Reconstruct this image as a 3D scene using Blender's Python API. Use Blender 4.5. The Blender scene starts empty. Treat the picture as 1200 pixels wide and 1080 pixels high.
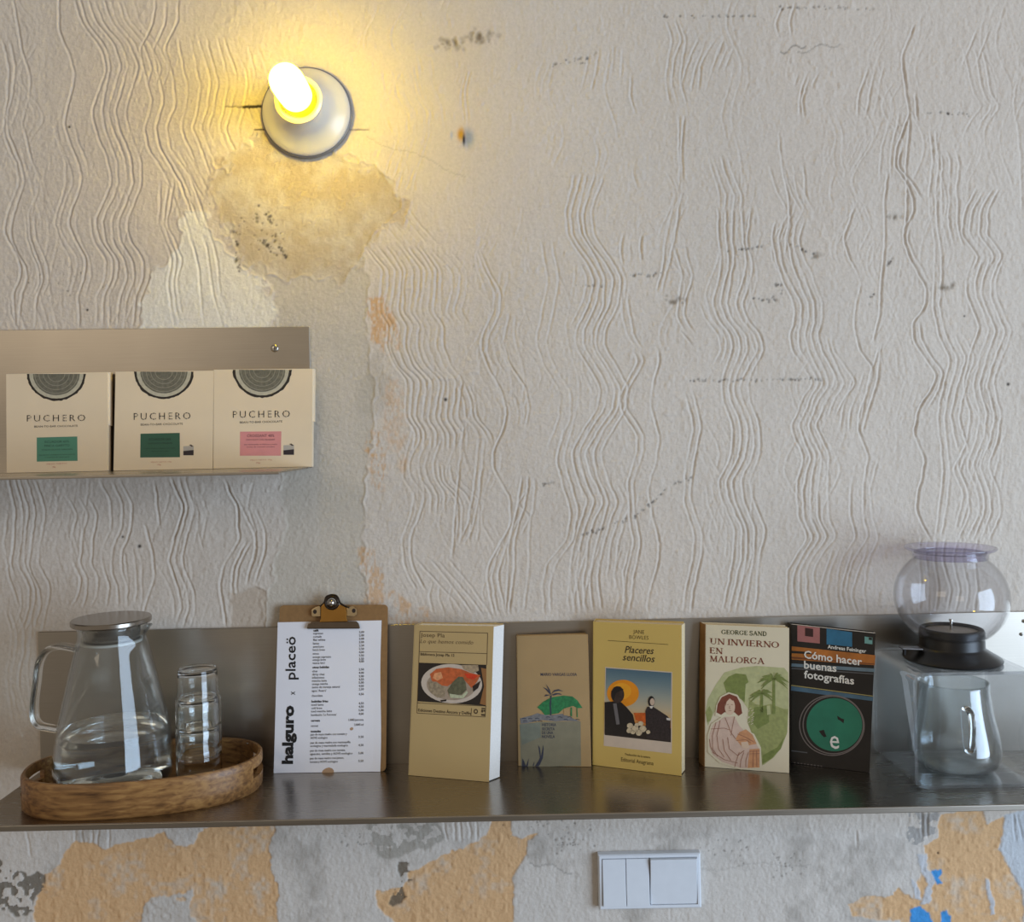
import bpy, bmesh, math, random
import numpy as np
from mathutils import Vector, Matrix

random.seed(7)
RNG = np.random.default_rng(11)
scene = bpy.context.scene
COL = scene.collection

# ------------------------------------------------------------------ camera
F_PX, DIST, CAM_Z = 1080.0, 1.35, 1.5        # focal length in pixels, distance to the wall, eye height
VPX, VPY = 600.0, 510.0
ROLL = math.radians(1.2)
RC, RS = math.cos(ROLL), math.sin(ROLL)
cam_data = bpy.data.cameras.new('camera')
cam = bpy.data.objects.new('camera', cam_data)
COL.objects.link(cam)
cam.location = (0, -DIST, CAM_Z)
cam.rotation_euler = (math.radians(90), ROLL, 0)
cam_data.sensor_width = 36.0
cam_data.lens = 36.0 * F_PX / 1200.0
cam_data.shift_y = -30.0 / 1200.0
cam_data.clip_start = 0.01
scene.camera = cam

# ------------------------------------------------------------------ light and exposure
scene.view_settings.view_transform = 'Standard'
scene.view_settings.look = 'None'
scene.view_settings.gamma = 1.0
scene.view_settings.exposure = 0.0
scene.view_settings.use_curve_mapping = False
scene.cycles.transparent_max_bounces = 48      # many clear sheets stand one behind the other
scene.cycles.max_bounces = 18; scene.cycles.transmission_bounces = 18

world = bpy.data.worlds.new('room_light')
scene.world = world
world.use_nodes = True
bgn = world.node_tree.nodes['Background']
bgn.inputs[0].default_value = (1.0, 0.875, 0.725, 1)
bgn.inputs[1].default_value = 0.315

def area_light(name, loc, target, sx, sy, power, color):
    d = bpy.data.lights.new(name, 'AREA')
    d.shape = 'RECTANGLE'; d.size = sx; d.size_y = sy
    d.energy = power; d.color = color
    o = bpy.data.objects.new(name, d); COL.objects.link(o)
    o.location = loc
    o.rotation_euler = (Vector(target) - Vector(loc)).to_track_quat('-Z', 'Y').to_euler()
    return o
area_light('window_daylight', (3.1, -2.35, 1.28), (0.2, 0, 1.28), 2.2, 2.4, 138, (0.60, 0.775, 1.0))
area_light('room_lamps', (-1.9, -2.6, 2.3), (-0.3, 0, 1.4), 1.2, 0.8, 7, (1.0, 0.84, 0.64))

# ------------------------------------------------------------------ helpers
def px2uv(px, py):
    dx, dy = px - VPX, py - VPY
    return RC * dx - RS * dy, -RS * dx - RC * dy
def at(px, py, y):                      # point at depth y
    u, v = px2uv(px, py); d = y + DIST
    return np.array([u * d / F_PX, y, CAM_Z + v * d / F_PX])
def onz(px, py, z):                     # point on a horizontal plane
    u, v = px2uv(px, py); d = (z - CAM_Z) * F_PX / v
    return np.array([u * d / F_PX, d - DIST, z])
def ray(px, py):
    u, v = px2uv(px, py)
    return np.array([u / F_PX, 1.0, v / F_PX])
EYE = np.array([0, -DIST, CAM_Z])
def unit(a): return a / np.linalg.norm(a)

def lin(c):
    out = []
    for x in c:
        x /= 255.0
        out.append(x / 12.92 if x <= 0.04045 else ((x + 0.055) / 1.055) ** 2.4)
    return tuple(out)

MATS = {}
def mat(name, rgb, rough=0.6, metal=0.0, var=0.05, nscale=60.0, bump=0.0, bscale=300.0, spec=0.5, coat=0.0, lum=1.0):
    """plain procedural material: sRGB colour with a little noise in it"""
    if name in MATS: return MATS[name]
    m = bpy.data.materials.new(name); m.use_nodes = True
    nt = m.node_tree; b = nt.nodes['Principled BSDF']
    c = tuple(min(1, x * lum) for x in lin(rgb))
    b.inputs['Roughness'].default_value = rough
    b.inputs['Metallic'].default_value = metal
    b.inputs['Specular IOR Level'].default_value = spec
    b.inputs['Coat Weight'].default_value = coat
    tc = nt.nodes.new('ShaderNodeTexCoord')
    n = nt.nodes.new('ShaderNodeTexNoise'); n.inputs['Scale'].default_value = nscale; n.inputs['Detail'].default_value = 4
    nt.links.new(tc.outputs['Object'], n.inputs['Vector'])
    r = nt.nodes.new('ShaderNodeValToRGB')
    r.color_ramp.elements[0].position = 0.3; r.color_ramp.elements[1].position = 0.7
    r.color_ramp.elements[0].color = tuple(x * (1 - var) for x in c) + (1,)
    r.color_ramp.elements[1].color = tuple(min(1, x * (1 + var)) for x in c) + (1,)
    nt.links.new(n.outputs['Fac'], r.inputs['Fac'])
    nt.links.new(r.outputs['Color'], b.inputs['Base Color'])
    if bump > 0:
        n2 = nt.nodes.new('ShaderNodeTexNoise'); n2.inputs['Scale'].default_value = bscale
        nt.links.new(tc.outputs['Object'], n2.inputs['Vector'])
        bp = nt.nodes.new('ShaderNodeBump'); bp.inputs['Strength'].default_value = bump; bp.inputs['Distance'].default_value = 0.001
        nt.links.new(n2.outputs['Fac'], bp.inputs['Height'])
        nt.links.new(bp.outputs['Normal'], b.inputs['Normal'])
    MATS[name] = m
    return m

def steel(name, rgb, rough, axis=(1, 60, 60), var=0.12, rvar=0.06):
    if name in MATS: return MATS[name]
    m = bpy.data.materials.new(name); m.use_nodes = True
    nt = m.node_tree; b = nt.nodes['Principled BSDF']
    b.inputs['Metallic'].default_value = 1.0
    tc = nt.nodes.new('ShaderNodeTexCoord')
    mp = nt.nodes.new('ShaderNodeMapping'); mp.inputs['Scale'].default_value = axis
    n = nt.nodes.new('ShaderNodeTexNoise'); n.inputs['Scale'].default_value = 12; n.inputs['Detail'].default_value = 5
    n2 = nt.nodes.new('ShaderNodeTexNoise'); n2.inputs['Scale'].default_value = 5; n2.inputs['Detail'].default_value = 3
    nt.links.new(tc.outputs['Object'], mp.inputs['Vector']); nt.links.new(mp.outputs['Vector'], n.inputs['Vector'])
    nt.links.new(tc.outputs['Object'], n2.inputs['Vector'])
    mx = nt.nodes.new('ShaderNodeMath'); mx.operation = 'MULTIPLY_ADD'; mx.inputs[1].default_value = 0.4
    nt.links.new(n.outputs['Fac'], mx.inputs[0]); nt.links.new(n2.outputs['Fac'], mx.inputs[2])
    r = nt.nodes.new('ShaderNodeValToRGB')
    c = lin(rgb)
    r.color_ramp.elements[0].position = 0.45; r.color_ramp.elements[1].position = 0.95
    r.color_ramp.elements[0].color = tuple(x * (1 - var) for x in c) + (1,)
    r.color_ramp.elements[1].color = tuple(min(1, x * (1 + var)) for x in c) + (1,)
    nt.links.new(mx.outputs[0], r.inputs['Fac']); nt.links.new(r.outputs['Color'], b.inputs['Base Color'])
    rr = nt.nodes.new('ShaderNodeMapRange'); rr.inputs['To Min'].default_value = rough - rvar; rr.inputs['To Max'].default_value = rough + rvar
    nt.links.new(n.outputs['Fac'], rr.inputs['Value']); nt.links.new(rr.outputs['Result'], b.inputs['Roughness'])
    MATS[name] = m
    return m

def glass(name, rgb=(250, 252, 252), ior=1.47, rough=0.0):
    if name in MATS: return MATS[name]
    m = bpy.data.materials.new(name); m.use_nodes = True
    nt = m.node_tree; b = nt.nodes['Principled BSDF']
    b.inputs['Base Color'].default_value = lin(rgb) + (1,)
    b.inputs['Transmission Weight'].default_value = 1.0
    b.inputs['Roughness'].default_value = rough
    b.inputs['IOR'].default_value = ior
    MATS[name] = m
    return m

def thin_clear(name, tint, gloss=.04, haze=.06, edge=.55, power=4.0):
    """clear plastic sheet: light passes straight through, with a mirror sheen and a faint milky haze from scuffs"""
    if name in MATS: return MATS[name]
    m = bpy.data.materials.new(name); m.use_nodes = True
    nt = m.node_tree; nt.nodes.clear()
    out = nt.nodes.new('ShaderNodeOutputMaterial')
    tr = nt.nodes.new('ShaderNodeBsdfTransparent'); tr.inputs['Color'].default_value = lin(tint) + (1,)
    gl_ = nt.nodes.new('ShaderNodeBsdfGlossy'); gl_.inputs['Roughness'].default_value = gloss
    df = nt.nodes.new('ShaderNodeBsdfDiffuse'); df.inputs['Color'].default_value = (.8, .82, .84, 1)
    lw = nt.nodes.new('ShaderNodeLayerWeight'); lw.inputs['Blend'].default_value = .5
    pw = nt.nodes.new('ShaderNodeMath'); pw.operation = 'POWER'; pw.inputs[1].default_value = power
    nt.links.new(lw.outputs['Facing'], pw.inputs[0])
    fr = nt.nodes.new('ShaderNodeMath'); fr.operation = 'MULTIPLY_ADD'; fr.inputs[1].default_value = edge; fr.inputs[2].default_value = .035
    nt.links.new(pw.outputs[0], fr.inputs[0])
    nz = nt.nodes.new('ShaderNodeTexNoise'); nz.inputs['Scale'].default_value = 25
    tc = nt.nodes.new('ShaderNodeTexCoord'); nt.links.new(tc.outputs['Object'], nz.inputs['Vector'])
    mr = nt.nodes.new('ShaderNodeMapRange'); mr.inputs['To Min'].default_value = haze * .6; mr.inputs['To Max'].default_value = haze * 1.4
    nt.links.new(nz.outputs['Fac'], mr.inputs['Value'])
    m1 = nt.nodes.new('ShaderNodeMixShader'); m2 = nt.nodes.new('ShaderNodeMixShader')
    nt.links.new(mr.outputs['Result'], m1.inputs[0]); nt.links.new(tr.outputs[0], m1.inputs[1]); nt.links.new(df.outputs[0], m1.inputs[2])
    nt.links.new(fr.outputs[0], m2.inputs[0]); nt.links.new(m1.outputs[0], m2.inputs[1]); nt.links.new(gl_.outputs[0], m2.inputs[2])
    nt.links.new(m2.outputs[0], out.inputs['Surface'])
    MATS[name] = m
    return m

def emitter(name, color, strength):
    m = bpy.data.materials.new(name); m.use_nodes = True
    b = m.node_tree.nodes['Principled BSDF']
    b.inputs['Base Color'].default_value = color + (1,)
    b.inputs['Emission Color'].default_value = color + (1,)
    b.inputs['Emission Strength'].default_value = strength
    return m

def thing(name, loc, label, cat, group=None):
    o = bpy.data.objects.new(name, None); COL.objects.link(o)
    o.empty_display_size = 0.02
    o.location = tuple(loc); o['label'] = label; o['category'] = cat
    if group: o['group'] = group
    o.matrix_world = Matrix.Translation(Vector(tuple(loc)))
    return o

def tag(o, label, cat, group=None):
    o['label'] = label; o['category'] = cat
    if group: o['group'] = group
    return o

def obj(name, verts, faces, mats, parent=None, smooth=False, idx=None, loc=None, label=None):
    """mesh from WORLD coordinates; stored relative to its thing (parent chain) or to loc"""
    org = np.zeros(3)
    if parent is not None:
        p = parent
        while p is not None:
            org = org + np.array(p.location); p = p.parent
    elif loc is not None:
        org = np.array(loc, float)
    V = [tuple(np.array(v, float) - org) for v in verts]
    me = bpy.data.meshes.new(name)
    me.from_pydata(V, [], [tuple(f) for f in faces])
    if not isinstance(mats, (list, tuple)): mats = [mats]
    for m in mats: me.materials.append(m)
    if idx is not None: me.polygons.foreach_set('material_index', idx)
    if smooth: me.polygons.foreach_set('use_smooth', [True] * len(me.polygons))
    me.update()
    o = bpy.data.objects.new(name, me); COL.objects.link(o)
    if parent is not None: o.parent = parent
    elif loc is not None: o.location = tuple(loc)
    if label: o['label'] = label
    return o

def bevel(o, w, seg=2, angle=40):
    bm = bmesh.new(); bm.from_mesh(o.data)
    es = [e for e in bm.edges if len(e.link_faces) == 2 and e.calc_face_angle(0) > math.radians(angle)]
    bmesh.ops.bevel(bm, geom=es, offset=w, segments=seg, affect='EDGES', profile=0.6)
    bm.to_mesh(o.data); bm.free()
    return o

class MB:
    """collects shapes for one mesh"""
    def __init__(s): s.v, s.f, s.i = [], [], []
    def add(s, V, Fs, k=0):
        b = len(s.v); s.v += [np.array(x, float) for x in V]
        for f in Fs: s.f.append([b + q for q in f]); s.i.append(k)
        return s
    def box(s, x0, x1, y0, y1, z0, z1, k=0):
        V = [(x, y, z) for x in (x0, x1) for y in (y0, y1) for z in (z0, z1)]
        return s.add(V, [(0,1,3,2),(4,6,7,5),(0,4,5,1),(2,3,7,6),(0,2,6,4),(1,5,7,3)], k)
    def hexa(s, a, b, k=0):             # two quads of corners (bl, br, tr, tl): front and back
        return s.add(list(a) + list(b), [(0,1,2,3),(7,6,5,4),(0,4,5,1),(1,5,6,2),(2,6,7,3),(3,7,4,0)], k)
    def lathe(s, prof, c, seg=48, k=0, axis='z', closed=False, fn=None):
        c = np.array(c, float); V = []
        for (r, h) in prof:
            for q in range(seg):
                a = 2 * math.pi * q / seg
                ca, sa = math.cos(a), math.sin(a)
                rr, hh = (fn(r, h, a) if fn else (r, h))
                p = (rr * ca, rr * sa, hh) if axis == 'z' else (rr * ca, -hh, rr * sa)
                V.append(c + np.array(p))
        n = len(prof); Fs = []
        for j in range(n - 1 + (1 if closed else 0)):
            j2 = (j + 1) % n
            for q in range(seg):
                q2 = (q + 1) % seg
                Fs.append((j * seg + q, j * seg + q2, j2 * seg + q2, j2 * seg + q))
        if not closed:
            if prof[0][0] > 1e-9: Fs.append(tuple(range(seg))[::-1])
            if prof[-1][0] > 1e-9: Fs.append(tuple(range((n - 1) * seg, n * seg)))
        return s.add(V, Fs, k)
    def tube(s, pts, rad, seg=10, k=0, flat=1.0, side=(0, 1, 0)):
        pts = [np.array(p, float) for p in pts]; n = len(pts); V = []; Fs = []
        up = np.array(side, float)
        for j in range(n):
            t = unit(pts[min(j + 1, n - 1)] - pts[max(j - 1, 0)])
            a = np.cross(up, t)
            if np.linalg.norm(a) < 1e-6: a = np.array([1.0, 0, 0])
            a = unit(a); b = np.cross(t, a)
            r = rad[j] if hasattr(rad, '__len__') else rad
            for q in range(seg):
                th = 2 * math.pi * q / seg
                V.append(pts[j] + a * (math.cos(th) * r * flat) + b * (math.sin(th) * r))
        for j in range(n - 1):
            for q in range(seg):
                q2 = (q + 1) % seg
                Fs.append((j * seg + q, j * seg + q2, (j + 1) * seg + q2, (j + 1) * seg + q))
        Fs.append(tuple(range(seg))[::-1]); Fs.append(tuple(range((n - 1) * seg, n * seg)))
        return s.add(V, Fs, k)
    def build(s, name, mats, parent=None, smooth=False, loc=None, label=None, fix=True):
        o = obj(name, s.v, s.f, mats, parent, smooth, s.i, loc, label)
        if fix:
            bm = bmesh.new(); bm.from_mesh(o.data)
            bmesh.ops.recalc_face_normals(bm, faces=bm.faces); bm.to_mesh(o.data); bm.free()
        return o

def smooth_path(P, n=8):
    """Catmull-Rom through control points"""
    P = [np.array(p, float) for p in P]
    Q = [2 * P[0] - P[1]] + P + [2 * P[-1] - P[-2]]
    out = []
    for i in range(1, len(Q) - 2):
        for k in range(n):
            t = k / n
            a, b, c, d = Q[i - 1], Q[i], Q[i + 1], Q[i + 2]
            out.append(0.5 * ((2 * b) + (c - a) * t + (2 * a - 5 * b + 4 * c - d) * t * t + (-a + 3 * b - 3 * c + d) * t ** 3))
    out.append(P[-1])
    return out

def autosmooth(o, deg=35):
    bm = bmesh.new(); bm.from_mesh(o.data)
    for f in bm.faces: f.smooth = True
    for e in bm.edges:
        if len(e.link_faces) == 2 and e.calc_face_angle(0) > math.radians(deg): e.smooth = False
    bm.to_mesh(o.data); bm.free()
    return o

# ------------------------------------------------------------------ flat printing on a plane seen in the photo
class Sheet:
    def __init__(s, BL, BR, TL, TR=None):
        s.BL, s.BR, s.TL = [np.array(p, float) for p in (BL, BR, TL)]
        s.TR = np.array(TR, float) if TR is not None else s.BR + s.TL - s.BL
        s.ex = unit(s.BR - s.BL)
        n = unit(np.cross(s.BR - s.BL, s.TL - s.BL))
        s.n = n if n[1] < 0 else -n
        s.ey = unit(np.cross(s.n, s.ex))
        if s.ey[2] < 0: s.ey = -s.ey
    def hit(s, px, py, off=0.0):
        d = ray(px, py); o = s.BL + s.n * off
        return EYE + d * (np.dot(o - EYE, s.n) / np.dot(d, s.n))
def sheet_px(bl, br, tl, tr, z, ytl):
    BL, BR, TL = onz(*bl, z), onz(*br, z), at(*tl, ytl)
    s = Sheet(BL, BR, TL)
    s.TR = s.hit(*tr)
    return s

def crop(x0, y0, k):
    return lambda pts: [(x0 + x / k, y0 + y / k) for x, y in pts]
LAYER = 0.00012
class Print:
    """flat ink on a sheet: polygons, strokes and lettering gathered into one mesh with several inks"""
    def __init__(s, sheet, base=1):
        s.sh, s.m, s.mats, s.base = sheet, MB(), [], base
    def k(s, m):
        if m not in s.mats: s.mats.append(m)
        return s.mats.index(m)
    def poly(s, pts, m, layer=0):
        V = [s.sh.hit(x, y, LAYER * (s.base + layer)) for x, y in pts]
        s.m.add(V, [tuple(range(len(V)))], s.k(m)); return s
    def ell(s, cx, cy, rx, ry, m, layer=0, rot=0, n=36, a0=0, a1=360, wob=0):
        pts = []
        for q in range(n + (0 if a1 - a0 == 360 else 1)):
            a = math.radians(a0 + (a1 - a0) * q / n)
            w = 1 + wob * random.uniform(-1, 1)
            x, y = rx * w * math.cos(a), ry * w * math.sin(a)
            c, d = math.cos(math.radians(rot)), math.sin(math.radians(rot))
            pts.append((cx + x * c - y * d, cy + x * d + y * c))
        return s.poly(pts, m, layer)
    def line(s, pts, w, m, layer=0):
        for (x0, y0), (x1, y1) in zip(pts[:-1], pts[1:]):
            L = math.hypot(x1 - x0, y1 - y0) or 1; nx, ny = -(y1 - y0) / L * w / 2, (x1 - x0) / L * w / 2
            s.poly([(x0 + nx, y0 + ny), (x1 + nx, y1 + ny), (x1 - nx, y1 - ny), (x0 - nx, y0 - ny)], m, layer)
        return s
    def text(s, string, a, b, h, m, layer=1, shear=0.0, bold=0.0, up=None, glyphs=None):
        """baseline from pixel a to pixel b, capitals h pixels tall (up: pixel direction of 'up')"""
        V, Fs, cap = (glyphs or text_shape)(string, shear, bold)
        off = LAYER * (s.base + layer)
        A, B = s.sh.hit(*a, off), s.sh.hit(*b, off)
        ux, uy = up if up else (0, -1)
        U = s.sh.hit(a[0] + ux * h, a[1] + uy * h, off) - A
        x0, x1 = V[:, 0].min(), V[:, 0].max()
        P = [A + (B - A) * ((x - x0) / (x1 - x0)) + U * (y / cap) for x, y in V]
        s.m.add(P, Fs, s.k(m)); return s
    def build(s, name, parent, label=None):
        return s.m.build(name, s.mats, parent, label=label, fix=False)

_tc = {}
def _raw(string, shear, bold, space=1.0):
    key = (string, shear, bold, space)
    if key in _tc: return _tc[key]
    cu = bpy.data.curves.new('t', 'FONT'); cu.body = string; cu.shear = shear; cu.offset = bold
    cu.resolution_u = 2; cu.fill_mode = 'FRONT'; cu.space_character = space
    o = bpy.data.objects.new('t', cu); COL.objects.link(o)
    dg = bpy.context.evaluated_depsgraph_get(); dg.update()
    ev = o.evaluated_get(dg); me = ev.to_mesh()
    V = np.array([(v.co.x, v.co.y) for v in me.vertices]); Fs = [tuple(p.vertices) for p in me.polygons]
    ev.to_mesh_clear(); bpy.data.objects.remove(o); bpy.data.curves.remove(cu)
    _tc[key] = (V, Fs)
    return V, Fs
def text_shape(string, shear=0.0, bold=0.0, space=1.0):
    V, Fs = _raw(string, shear, bold, space)
    H, _ = _raw('H', 0.0, 0.0)
    return V, Fs, H[:, 1].max()
def wide_shape(string, shear=0.0, bold=0.0): return text_shape(string, shear, bold, 1.35)

# book-face capitals with serifs, drawn as strokes on a 1-high body
def _stroke(out, pts, w):
    for (x0, y0), (x1, y1) in zip(pts[:-1], pts[1:]):
        L = math.hypot(x1 - x0, y1 - y0) or 1; nx, ny = -(y1 - y0) / L * w / 2, (x1 - x0) / L * w / 2
        out.append([(x0 + nx, y0 + ny), (x1 + nx, y1 + ny), (x1 - nx, y1 - ny), (x0 - nx, y0 - ny)])
def _arc(cx, cy, rx, ry, a0, a1, n=14):
    return [(cx + rx * math.cos(math.radians(a0 + (a1 - a0) * q / n)), cy + ry * math.sin(math.radians(a0 + (a1 - a0) * q / n))) for q in range(n + 1)]
def serif_shape(string, shear=0.0, bold=0.0):
    T, t = 0.17 + bold, 0.08 + bold * 0.6
    polys = []; x = 0.0
    for ch in string:
        o = []; w = 0.7
        def sf(cx, y, hw=0.15): _stroke(o, [(cx - hw, y), (cx + hw, y)], 0.06)
        if ch == ' ': w = 0.3
        elif ch == 'I': w = 0.36; _stroke(o, [(.18, 0), (.18, 1)], T); sf(.18, .03, .18); sf(.18, .97, .18)
        elif ch == 'N':
            w = .9; _stroke(o, [(.17, 0), (.17, 1)], t); _stroke(o, [(.14, 1), (.76, 0)], T); _stroke(o, [(.76, 0), (.76, 1)], t); sf(.17, .03); sf(.15, .97); sf(.76, .97)
        elif ch == 'U':
            w = .88; _stroke(o, [(.17, 1), (.17, .35)] + _arc(.44, .35, .27, .33, 180, 360) + [(.71, .35), (.71, 1)], t); _stroke(o, [(.19, 1), (.19, .3)], T); sf(.18, .97, .18); sf(.71, .97)
        elif ch == 'V':
            w = .86; _stroke(o, [(.12, 1), (.44, 0)], T); _stroke(o, [(.44, 0), (.74, 1)], t); sf(.13, .97, .16); sf(.73, .97, .14)
        elif ch == 'A':
            w = .9; _stroke(o, [(.12, 0), (.44, 1)], t); _stroke(o, [(.44, 1), (.78, 0)], T); _stroke(o, [(.24, .36), (.66, .36)], t); sf(.12, .03); sf(.77, .03, .17)
        elif ch == 'M':
            w = 1.08; _stroke(o, [(.16, 0), (.2, 1)], t); _stroke(o, [(.2, 1), (.54, .05)], T); _stroke(o, [(.54, .05), (.86, 1)], t); _stroke(o, [(.88, 0), (.86, 1)], T); sf(.16, .03); sf(.88, .03, .18); sf(.17, .97); sf(.9, .97)
        elif ch == 'E':
            w = .76; _stroke(o, [(.2, 0), (.2, 1)], T)
            for yy, xx in ((.04, .68), (.52, .55), (.96, .64)): _stroke(o, [(.08, yy), (xx, yy)], t)
            _stroke(o, [(.66, .0), (.66, .2)], t); _stroke(o, [(.62, 1), (.62, .82)], t); _stroke(o, [(.53, .42), (.53, .62)], t)
        elif ch == 'L':
            w = .74; _stroke(o, [(.2, 0), (.2, 1)], T); _stroke(o, [(.08, .04), (.66, .04)], t); _stroke(o, [(.65, 0), (.65, .24)], t); sf(.2, .97, .17)
        elif ch in 'RPD':
            w = {'R': .88, 'P': .76, 'D': .9}[ch]; _stroke(o, [(.2, 0), (.2, 1)], T); sf(.2, .03, .17); sf(.17, .97, .14)
            if ch == 'D': _stroke(o, [(.2, .97)] + _arc(.36, .5, .4, .47, 90, -90) + [(.2, .03)], T * .8)
            else:
                _stroke(o, [(.2, .96)] + _arc(.42, .74, .22, .22, 90, -90) + [(.2, .52)], T * .75)
                if ch == 'R': _stroke(o, [(.42, .52), (.74, .02)], T); sf(.78, .03, .1)
        elif ch in 'OCG':
            w = .94
            if ch == 'O': pts = _arc(.46, .5, .36, .46, 0, 360, 26)
            else: pts = _arc(.46, .5, .36, .46, 42, 318, 22)
            for p, q in zip(pts[:-1], pts[1:]):
                mx = abs((p[0] + q[0]) / 2 - .46) / .36
                _stroke(o, [p, q], t + (T - t) * mx ** 2)
            if ch in 'CG': _stroke(o, [(.75, .68), (.75, 1)], t)
            if ch == 'G': _stroke(o, [(.74, .08), (.74, .42)], T); sf(.72, .42, .16)
            if ch == 'C': _stroke(o, [(.72, .16), (.78, .26)], t)
        elif ch == 'S':
            w = .72; pts = _arc(.35, .74, .23, .23, 30, 270, 14) + _arc(.35, .27, .26, .25, 90, -150, 14)
            _stroke(o, pts, T * .85); _stroke(o, [(.57, .72), (.57, 1)], t); _stroke(o, [(.1, .0), (.1, .28)], t)
        polys += [[(px + x + shear * py, py) for px, py in pl] for pl in o]
        x += w
    V, Fs = [], []
    for pl in polys:
        b = len(V); V += pl; Fs.append((b, b + 1, b + 2, b + 3))
    return np.array(V), Fs, 1.0

# ================================================================== the wall: combed plaster, built as relief
def lattice_noise(x, y, cell, seed):
    r = np.random.default_rng(seed); T = r.random((256, 256))
    gx, gy = x / cell + 1000.37, y / cell + 1000.71
    ix, iy = np.floor(gx).astype(int), np.floor(gy).astype(int)
    fx, fy = gx - ix, gy - iy
    fx, fy = fx * fx * (3 - 2 * fx), fy * fy * (3 - 2 * fy)
    ix0, iy0, ix1, iy1 = ix & 255, iy & 255, (ix + 1) & 255, (iy + 1) & 255
    return (T[iy0, ix0] * (1 - fx) + T[iy0, ix1] * fx) * (1 - fy) + (T[iy1, ix0] * (1 - fx) + T[iy1, ix1] * fx) * fy

STEP = 0.0013
xin = np.arange(-0.785, 0.7851, STEP); zin = np.arange(0.755, 2.19, STEP)
def pad(a, lo, hi):
    n0, n1 = 14, 14
    l = a[0] - (a[0] - lo) * (np.linspace(1, 0, n0, endpoint=False)) ** 1.3
    h = a[-1] + (hi - a[-1]) * (np.linspace(0, 1, n1 + 1)[1:]) ** 1.3
    return np.concatenate([l, a, h]), n0
wx, ox = pad(xin, -2.4, 2.4); wz, oz = pad(zin, 0.0, 2.75)
NX, NZ = len(wx), len(wz)
SC = F_PX / DIST                                            # pixels per metre on the wall
U = wx * SC; V = (wz - CAM_Z) * SC
UU, VV = np.meshgrid(U, V)
PX = VPX + UU * RC - VV * RS; PY = VPY - UU * RS - VV * RC
G = np.zeros((NZ, NX))                                      # depth of the combed grooves
du = STEP * SC

def groove(pts, off=0.0, amp=1.0, width=1.3, wob=1.2, seed=0, slack=1.0, raised=False):
    P = np.array([px2uv(x + off, y) for x, y in pts]); o = np.argsort(P[:, 1]); P = P[o]
    rows = np.where((V >= P[0, 1]) & (V <= P[-1, 1]))[0]
    if len(rows) < 4: return
    v = V[rows]
    c = np.interp(v, P[:, 1], P[:, 0])
    n = 9; ker = np.hanning(2 * n + 3)[1:-1]; ker /= ker.sum()
    c = np.convolve(np.pad(c, n, mode='reflect', reflect_type='odd') if len(c) > n else np.pad(c, n, mode='edge'), ker, mode='valid')
    one = np.full_like(v, off * 3.7 + seed * 17.3)
    c = c + (lattice_noise(one, v, 42.0, 3) - 0.5) * 2 * wob * 2.4 + (lattice_noise(one, v, 13.0, 4) - 0.5) * 1.6 + (lattice_noise(one, v, 4.0, 6) - 0.5) * 0.6 + math.sin(off * 12.9 + seed) * .9
    a = amp * np.clip((lattice_noise(one + 5, v, 34.0, 5) * 1.25 + lattice_noise(one + 9, v, 8.0, 7) * .6 + 0.02) * slack, 0, 1.3)
    ends = np.minimum(v - v[0], v[-1] - v); a = a * np.clip(ends / 10.0, 0, 1)
    ci = (c - U[ox]) / du
    for k in range(-5, 6):
        i = np.round(ci).astype(int) + k
        ok = (i >= 0) & (i < len(xin))
        r, ii = rows[ok], i[ok] + ox
        d = (U[ii] - c[ok]) / width
        g = a[ok] * (np.exp(-d * d) - 0.28 * np.exp(-((d + 2.0) / 0.9) ** 2) - 0.22 * np.exp(-((d - 2.0) / 0.9) ** 2))
        cur = G[r, ii]
        G[r, ii] = np.where(np.abs(g) > np.abs(cur), g, cur)

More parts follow.
